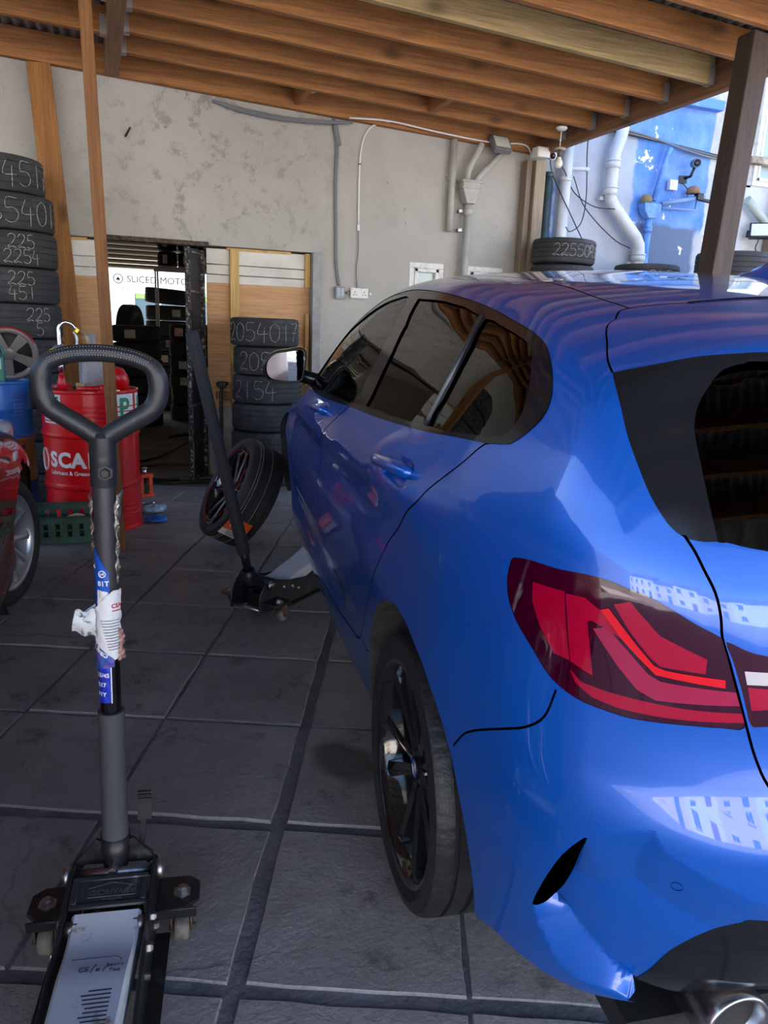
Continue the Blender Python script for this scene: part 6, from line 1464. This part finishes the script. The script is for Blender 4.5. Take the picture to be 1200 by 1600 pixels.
    for px_, pz in ((4.76, 3.27), (4.69, 2.90), (4.69, 2.66), (5.095, 2.08), (4.76, 3.9)): collar(MB(), (px_, 0, pz), .068, h=.07).build('pipe_collar', WP, o)
    for px_, pz in ((4.69, 2.60), (5.095, 2.03)): MB().box((px_-.0, .06, pz), (.17, .05, .03)).build('pipe_bracket', WP, o)
    o = empty('blue_downpipe', (0, y-.06, 0), label='blue painted downpipe and hopper beside the thick soil pipe', cat='downpipe')
    MB().tube([(5.36, 0, 3.12), (5.33, 0, 3.06), (5.225, 0, 2.63)], .026, 14).build('branch_pipe', BP, o); MB().prism([(5.09, 2.60), (5.30, 2.60), (5.29, 2.53), (5.235, 2.46), (5.155, 2.46), (5.10, 2.53)], -.05, .05, Matrix(((1, 0, 0, 0), (0, 0, 1, 0), (0, 1, 0, 0), (0, 0, 0, 1)))).build('hopper', BP, o, bevel=.006); b = MB().cyl((5.195, 0, 0), (5.195, 0, 2.48), .034, 18); collar(b, (5.195, 0, 2.36), .042); b.build('downpipe', BP, o)
    MB().lathe([(0, .0), (.05, .0), (.06, .03), (.035, .075), (0, .085)], 14, Matrix.Translation((5.13, -.01, 2.60))).build('moss_clump', mat('brown moss', '#7d7452', .95, bump=.8), o)
    o = empty('gas_pipes', (0, y-.10, 0), label='two grey pipe arms with a dark valve on the blue wall', cat='pipe'); gm = mat('blue grey pipe paint', '#6f8fc0', .5)
    MB().tube([(5.29, 0, 2.60), (5.72, -.02, 2.695)], .022, 12).build('pipe_arm', gm, o); MB().tube([(5.30, 0, 2.565), (5.70, -.02, 2.575), (5.71, -.02, 2.68)], .015, 10).build('pipe_arm', gm, o)
    MB().box((5.715, -.03, 2.70), (.075, .06, .065)).cyl((5.70, -.03, 2.68), (5.88, -.05, 2.66), .018, 10).build('valve_body', JBLK2, o, bevel=.006); MB().lathe([(0, 0), (.07, 0), (.06, .05), (.02, .07), (0, .07)], 12, Matrix.Translation((5.66, .0, 2.73))).build('rust_lump', mat('rusty clump', '#8d6a55', .9, bump=.8), o)
    MB().tube(smooth_poly([(5.74, -.03, 2.70), (5.9, .0, 2.80), (6.02, .05, 2.93)], 5), .006, 6).build('thin_cable', mat('pale blue cable', '#9fbcdc', .5), o)
    c = empty('security_camera', (5.62, y-.13, 3.00), (0, 0, -.5), 'dark bullet security camera on the blue wall', 'camera'); Mx = Matrix.Rotation(pi/2+.15, 4, 'X')
    MB().lathe([(0, -.06), (.040, -.06), (.043, -.03), (.043, .06), (.038, .075), (.034, .062), (0, .055)], 24, Mx).build('camera_body', mat('grey camera body', '#5f7088', .4), c); MB().lathe([(0, .057), (.026, .058), (.028, .062), (.014, .066), (0, .066)], 20, Mx).build('camera_lens', JBLK2, c)
    MB().tube([(0, .02, -.04), (-.02, .05, -.11), (-.07, .11, -.12)], .014, 10).box((-.08, .11, -.13), (.08, .03, .07)).build('camera_mount', JBLK2, c); MB().tube(smooth_poly([(-.08, .10, -.16), (-.02, .09, -.24), (-.04, .09, -.34), (-.12, .10, -.33)], 5), .005, 6).build('camera_cable', CABB, c)
    s = empty('socket_outlet', (5.46, y-.025, 2.80), label='small white socket box on the blue wall below the bullet camera', cat='socket'); MB().box((0, 0, 0), (.095, .05, .095)).build('socket_plate', sw, s, bevel=.006); MB().box((0, -.026, 0), (.05, .004, .05)).build('socket_cover', mat('beige cover', '#c9c2b0', .5), s)
    # cables across the wall
    o = empty('cable_bundle', (0, y-.02, 0), label='dark cable bundle crossing the blue wall under the ledge', cat='cable')
    for k in range(4): MB().tube(smooth_poly([(4.2, 0, 3.235+.004*k), (4.7, -.01, 3.205+.010*k), (5.1, 0, 3.185+.008*k), (5.6, -.012*k, 3.155-.012*k), (5.95, 0, 3.13-.010*k), (6.3, 0, 3.12), (7.4, 0, 3.10)], 5), .010, 6).build('cable_line', CAB if k % 2 else CABB, o)
    o = empty('loose_wires', (0, y-.05, 0), label='loose black wires hanging between the white pipes', cat='wire')
    for P in ([(3.98, -.05, 2.93), (4.05, -.02, 2.75), (4.2, -.1, 2.45), (4.42, -.1, 2.15)], [(4.42, 0, 3.3), (4.40, -.02, 3.0), (4.43, -.03, 2.6), (4.40, -.03, 2.36), (4.28, -.04, 2.27), (4.2, -.08, 2.30)], [(4.0, -.1, 2.9), (4.12, -.1, 2.78), (4.3, -.02, 2.62), (4.55, .0, 2.52), (4.72, -.1, 2.50)], [(4.25, -.06, 2.75), (4.45, 0, 2.5), (4.8, .0, 2.25), (5.0, -.02, 2.17)]): MB().tube(smooth_poly(P, 6), .005, 6).build('wire', CABB, o)
    # floodlight, cut pipe and meter box at the far right
    f = empty('floodlight', (6.55, y-.14, 2.44), (radians(-25), 0, radians(-40)), 'black floodlight hanging from a bracket at the far right wall', 'lamp'); MB().box((0, 0, 0), (.20, .05, .17)).build('lamp_housing', JBLK2, f, bevel=.006); MB().box((0, -.027, 0), (.165, .003, .135)).build('lamp_glass', mat('pale lamp glass', '#d5d3c4', .25), f)
    MB().tube([(-.11, 0, 0), (-.11, .1, .0), (.11, .1, 0), (.11, 0, 0)], .012, 8).build('lamp_bracket', JBLK2, f); MB().tube(smooth_poly([(0, .02, -.09), (-.02, .02, -.2), (.06, .02, -.28), (.25, .04, -.27)], 5), .006, 6).build('lamp_cable', CABB, f)
    o = tag(MB().tube([(6.38, y-.08, 2.74), (6.50, y-.08, 2.66), (6.78, y-.08, 2.46)], [.045, .045, .040], 16).build('waste_pipe', mat('grey green waste pipe', '#a5aea6', .5)), 'slanting grey green waste pipe above the black floodlight', 'pipe')
    m = empty('meter_box', (6.93, y-.10, 2.25), label='brown wooden meter box with pipes at the far right edge', cat='box'); MB().box((0, 0, 0), (.34, .18, .30)).build('box_body', wood('old box timber', '#8a745a', '#a58c6c', 0), m, bevel=.006); MB().box((0, -.095, 0), (.28, .012, .24)).build('box_door', wood('old box timber', '#8a745a', '#a58c6c', 0), m, bevel=.004)
    for x in (-.14, -.07): MB().cyl((x, .02, -2.24), (x, .02, -.15), .028, 12).build('feed_pipe', BP if x < -.1 else GP, m)
    MB().cyl((-.13, .05, .15), (-.13, .05, .6), .03, 12).build('feed_pipe', mat('dark blue pipe', '#3d567d', .5), m)
wall_things()
# ---------------------------------------------------------------- shop sign and traffic seen through the shop front
def beyond():
    v = empty('sign_board', (1.35, 18.0, 0), label='white sign board with dark lettering and round emblem across the street beyond the shop', cat='sign'); wm = mat('white sign board', '#e9f0f4', .5)
    MB().box((0, .03, 2.08), (2.7, .06, .50)).build('board', wm, v); tm = mat('dark sign lettering', '#0c141a', .6, spec=.1)
    FX = Matrix(((1, 0, 0, 0), (0, 0, -1, 0), (0, 1, 0, 0), (0, 0, 0, 1)))
    flat_text(v, 'SLICED MOTORS', .20, Matrix.Translation((.13, -.004, 2.12)) @ FX, tm, .0, extrude=.001); flat_text(v, '020 8090 0283', .10, Matrix.Translation((-.62, -.004, 1.92)) @ FX, mat('grey sign lettering', '#3f4c55', .6, spec=.1), extrude=.001)
    MB().tube([(-.80+.095*cos(a), -.004, 2.125+.095*sin(a)) for a in np.linspace(0, 2*pi, 29)[:-1]], .010, 6, closed=True).tube([(-.80+.06*cos(a), -.004, 2.125+.06*sin(a)) for a in np.linspace(0, 2*pi, 29)[:-1]], .006, 6, closed=True).build('emblem_ring', tm, v); MB().prism([(-.035, -.035), (.035, -.035), (.035, 0), (0, .04), (-.035, 0)], 0, .004, Matrix.Translation((-.80, -.001, 2.125)) @ FX).build('emblem', tm, v)
    MB().box((-.85, .05, .92), (.55, .06, 1.84)).build('door_panel', wm, v); MB().box((.8, .09, .92), (2.6, .04, 1.84)).build('shop_glass', mat('shop window glass', '#58707a', .1), v)
    for x in (-.5, .05, .9, 1.6): MB().box((x, .05, .92), (.06, .05, 1.84)).build('mullion', wm, v)
    MB().box((.5, .05, 1.78), (1.9, .02, .10)).build('green_strip', mat('green shop strip', '#7fae5a', .5), v); MB().box((.3, .04, .7), (1.2, .02, .5)).build('red_panel', mat('red shop panel', '#b23a3a', .5), v)
beyond()
# ================================================================ dark red car at the left edge, only its front corner in view
def red_car():
    red = mat('dark red car paint', '#7d0f1c', .25, .1, 1.0)
    car = empty('red_car', label='dark red car with silver alloy wheels parked along the left edge', cat='car')
    az = radians(2.5); f = Vector((sin(az), cos(az), 0)); l = Vector((-cos(az), sin(az), 0))
    M = Matrix((f, l, Vector((0, 0, 1)))).transposed().to_4x4()
    hub = Vector((-.360, 3.75, 0)); org = hub-f*2.60+l*.885-f*0; M.translation = org; car.matrix_world = M
    ss = np.array(sorted(set(list(np.linspace(S_REAR, S_FRONT, 150))))); vs_ = np.linspace(.19, V_TOP, 54)
    S_, V_ = np.meshgrid(ss, vs_); P = surf(S_.ravel(), V_.ravel()); N = fnormal(P); n = len(ss)
    # slimmer plainer body: fold the flanks in above the shoulder
    A = np.array([((1 if c < 0 else 1)) for c in range(1)])
    def keep(c):
        for cx in (0.0, 2.60):
            if (c[0]-cx)**2+(c[2]-.31)**2 < .355**2 and abs(c[1]) > .5: return False
        return True
    def glassy(c, v): return 1.06 < v < 1.50 and -.35 < c[0] < 1.75
    for sg in (1, -1):
        fb, fg = [], []
        for j in range(len(vs_)-1):
            for i in range(n-1):
                q = (j*n+i, j*n+i+1, (j+1)*n+i+1, (j+1)*n+i); c = P[list(q)].mean(0); vv = (vs_[j]+vs_[j+1])/2
                if not keep(c): continue
                (fg if glassy(c, vv) and vv < 1.44-.35*max(0, c[0]-1.2) else fb).append(q if sg < 0 else q[::-1])
        Q = P.copy(); Q[:, 1] *= sg; Q[:, 1] -= 0
        for nm, ff, m in (('body_side', fb, red), ('side_windows', fg, GBLACK)):
            o = MB().add(Q, ff, True).build(nm, m, car); NN = N.copy(); NN[:, 1] *= sg; o.data.normals_split_custom_set_from_vertices(NN.tolist())
    xs = np.linspace(XC, XF, 70); ys = np.linspace(-YC, YC, 19); X, Y = np.meshgrid(xs, ys); T = roofsurf(X.ravel(), Y.ravel()); k = len(xs)
    ft = [(j*k+i, j*k+i+1, (j+1)*k+i+1, (j+1)*k+i) for j in range(18) for i in range(k-1)]
    ws = [q for q in ft if 1.28 < T[list(q)].mean(0)[0] < 2.05]; bd = [q for q in ft if q not in set(ws)]
    MB().add(T, bd, True).build('roof_and_bonnet', red, car); MB().add(T, ws, True).build('windscreen', GBLACK, car)
    MB().box((1.3, 0, .26), (4.0, 1.3, .14)).box((1.3, 0, .6), (2.0, 1.3, .5)).build('underbody', MBLACK, car)
    for cx in (0, 2.60):
        for sg in (1, -1):
            MB().lathe([(.352, -.30), (.354, .055)], 40, Matrix.Translation((cx, sg*.78, .31)) @ Matrix.Rotation(-sg*pi/2, 4, 'X')).lathe([(0, -.30), (.352, -.30)], 40, Matrix.Translation((cx, sg*.78, .31)) @ Matrix.Rotation(-sg*pi/2, 4, 'X')).build('wheel_arch_liner', MBLACK, car)
            steer = radians(-17) if cx > 1 else 0
            w = empty('front_wheel' if cx > 1 else 'rear_wheel'); w.parent = car
            Mw = Matrix.Translation((cx, sg*.765, .298)) @ Matrix.Rotation(steer, 4, 'Z') @ Matrix.Rotation(-sg*pi/2, 4, 'X') @ Matrix.Rotation(.5, 4, 'Z')
            spoked_wheel(w, Mw, R=.298, ri=.215, w=.195, rimmat=mat('silver alloy', (.55, .56, .58), .3, .8), spokes=5, badge=False, rub=RUB, double=True)
    # side repeater
    MB().box((2.38, -.915, .735), (.075, .012, .035)).build('side_repeater', mat('pale repeater lens', '#d8d4cc', .3), car, bevel=.004)
    for sg in (1, -1): MB().box((3.18, sg*.62, .70), (.25, .34, .16)).build('head_lamp', mat('clear lamp lens', '#b9bec4', .08), car, bevel=.04, seg=3)
red_car()
# ================================================================ street: houses behind the camera and across from the shop front
NTH = ['first', 'second', 'third', 'fourth', 'fifth', 'sixth', 'seventh', 'eighth', 'last']
def house_row(y, face, x_start, n, seed):
    r = random.Random(seed); x = x_start
    cols = ['#e6e1d6', '#efe9d8', '#e3d2a8', '#e9e7e2', '#d9c7b0', '#dfe3e6']; words = {'#e6e1d6': 'off-white', '#efe9d8': 'cream', '#e3d2a8': 'sandy yellow', '#e9e7e2': 'white', '#d9c7b0': 'pale pink-brown', '#dfe3e6': 'pale grey'}
    roofm = mat('slate roof', '#4d4a4c', .8); glass = mat('house window glass', '#2b3440', .1); frame = mat('white house frame', '#e8e8e6', .5)
    for k in range(n):
        w, h = r.uniform(5.5, 7), r.uniform(5.0, 6.2); c = cols[k % len(cols)]; cx = x+w/2
        side = 'behind the camera' if face > 0 else 'beyond the shop front'
        o = empty('house', (cx, y, 0), (0, 0, 0 if face < 0 else pi), '%s terraced house %s, %s in its row' % (words[c], side, NTH[k]), 'house', 'houses '+side)
        MB().box((0, 3, h/2), (w, 6, h)).build('wall', mat('render '+c, c, .9), o)
        b = MB(); b.prism([(0-.3, h), (3, h+1.8), (6.3, h)], -w/2, w/2, Matrix(((0, 0, 1, 0), (1, 0, 0, 0), (0, 1, 0, 0), (0, 0, 0, 1)))); b.build('roof', roofm, o)
        MB().box((w/2-.5, 3, h+1.9), (.6, .6, 1.2)).build('chimney', mat('chimney brick', '#8a6a58', .9), o)
        for zc in (1.5, h-1.4):
            for xc in ((-w*.27, w*.27) if zc > 2 else (w*.24,)):
                f = MB(); f.box((xc, -.03, zc+.62), (1.1, .1, .08)).box((xc, -.03, zc-.62), (1.2, .14, .08)).box((xc-.52, -.03, zc), (.08, .1, 1.2)).box((xc+.52, -.03, zc), (.08, .1, 1.2)).box((xc, -.03, zc), (.05, .08, 1.2))
                f = f.build('window', frame, o); MB().box((xc, .0, zc), (1.0, .03, 1.2)).build('pane', glass, f)
        MB().box((-w*.25, -.02, 1.05), (.95, .1, 2.1)).build('front_door', mat('door paint %d' % (k % 3), ['#7a2e2a', '#2d4a66', '#3a5a40'][k % 3], .5), o)
        x += w
def streets():
    # row behind the camera faces the yard (+Y)
    house_row_b = house_row
    r = 0
    house_row(-20.0, 1, -28, 9, 3)
    house_row(30.0, -1, -14, 5, 5)
streets()
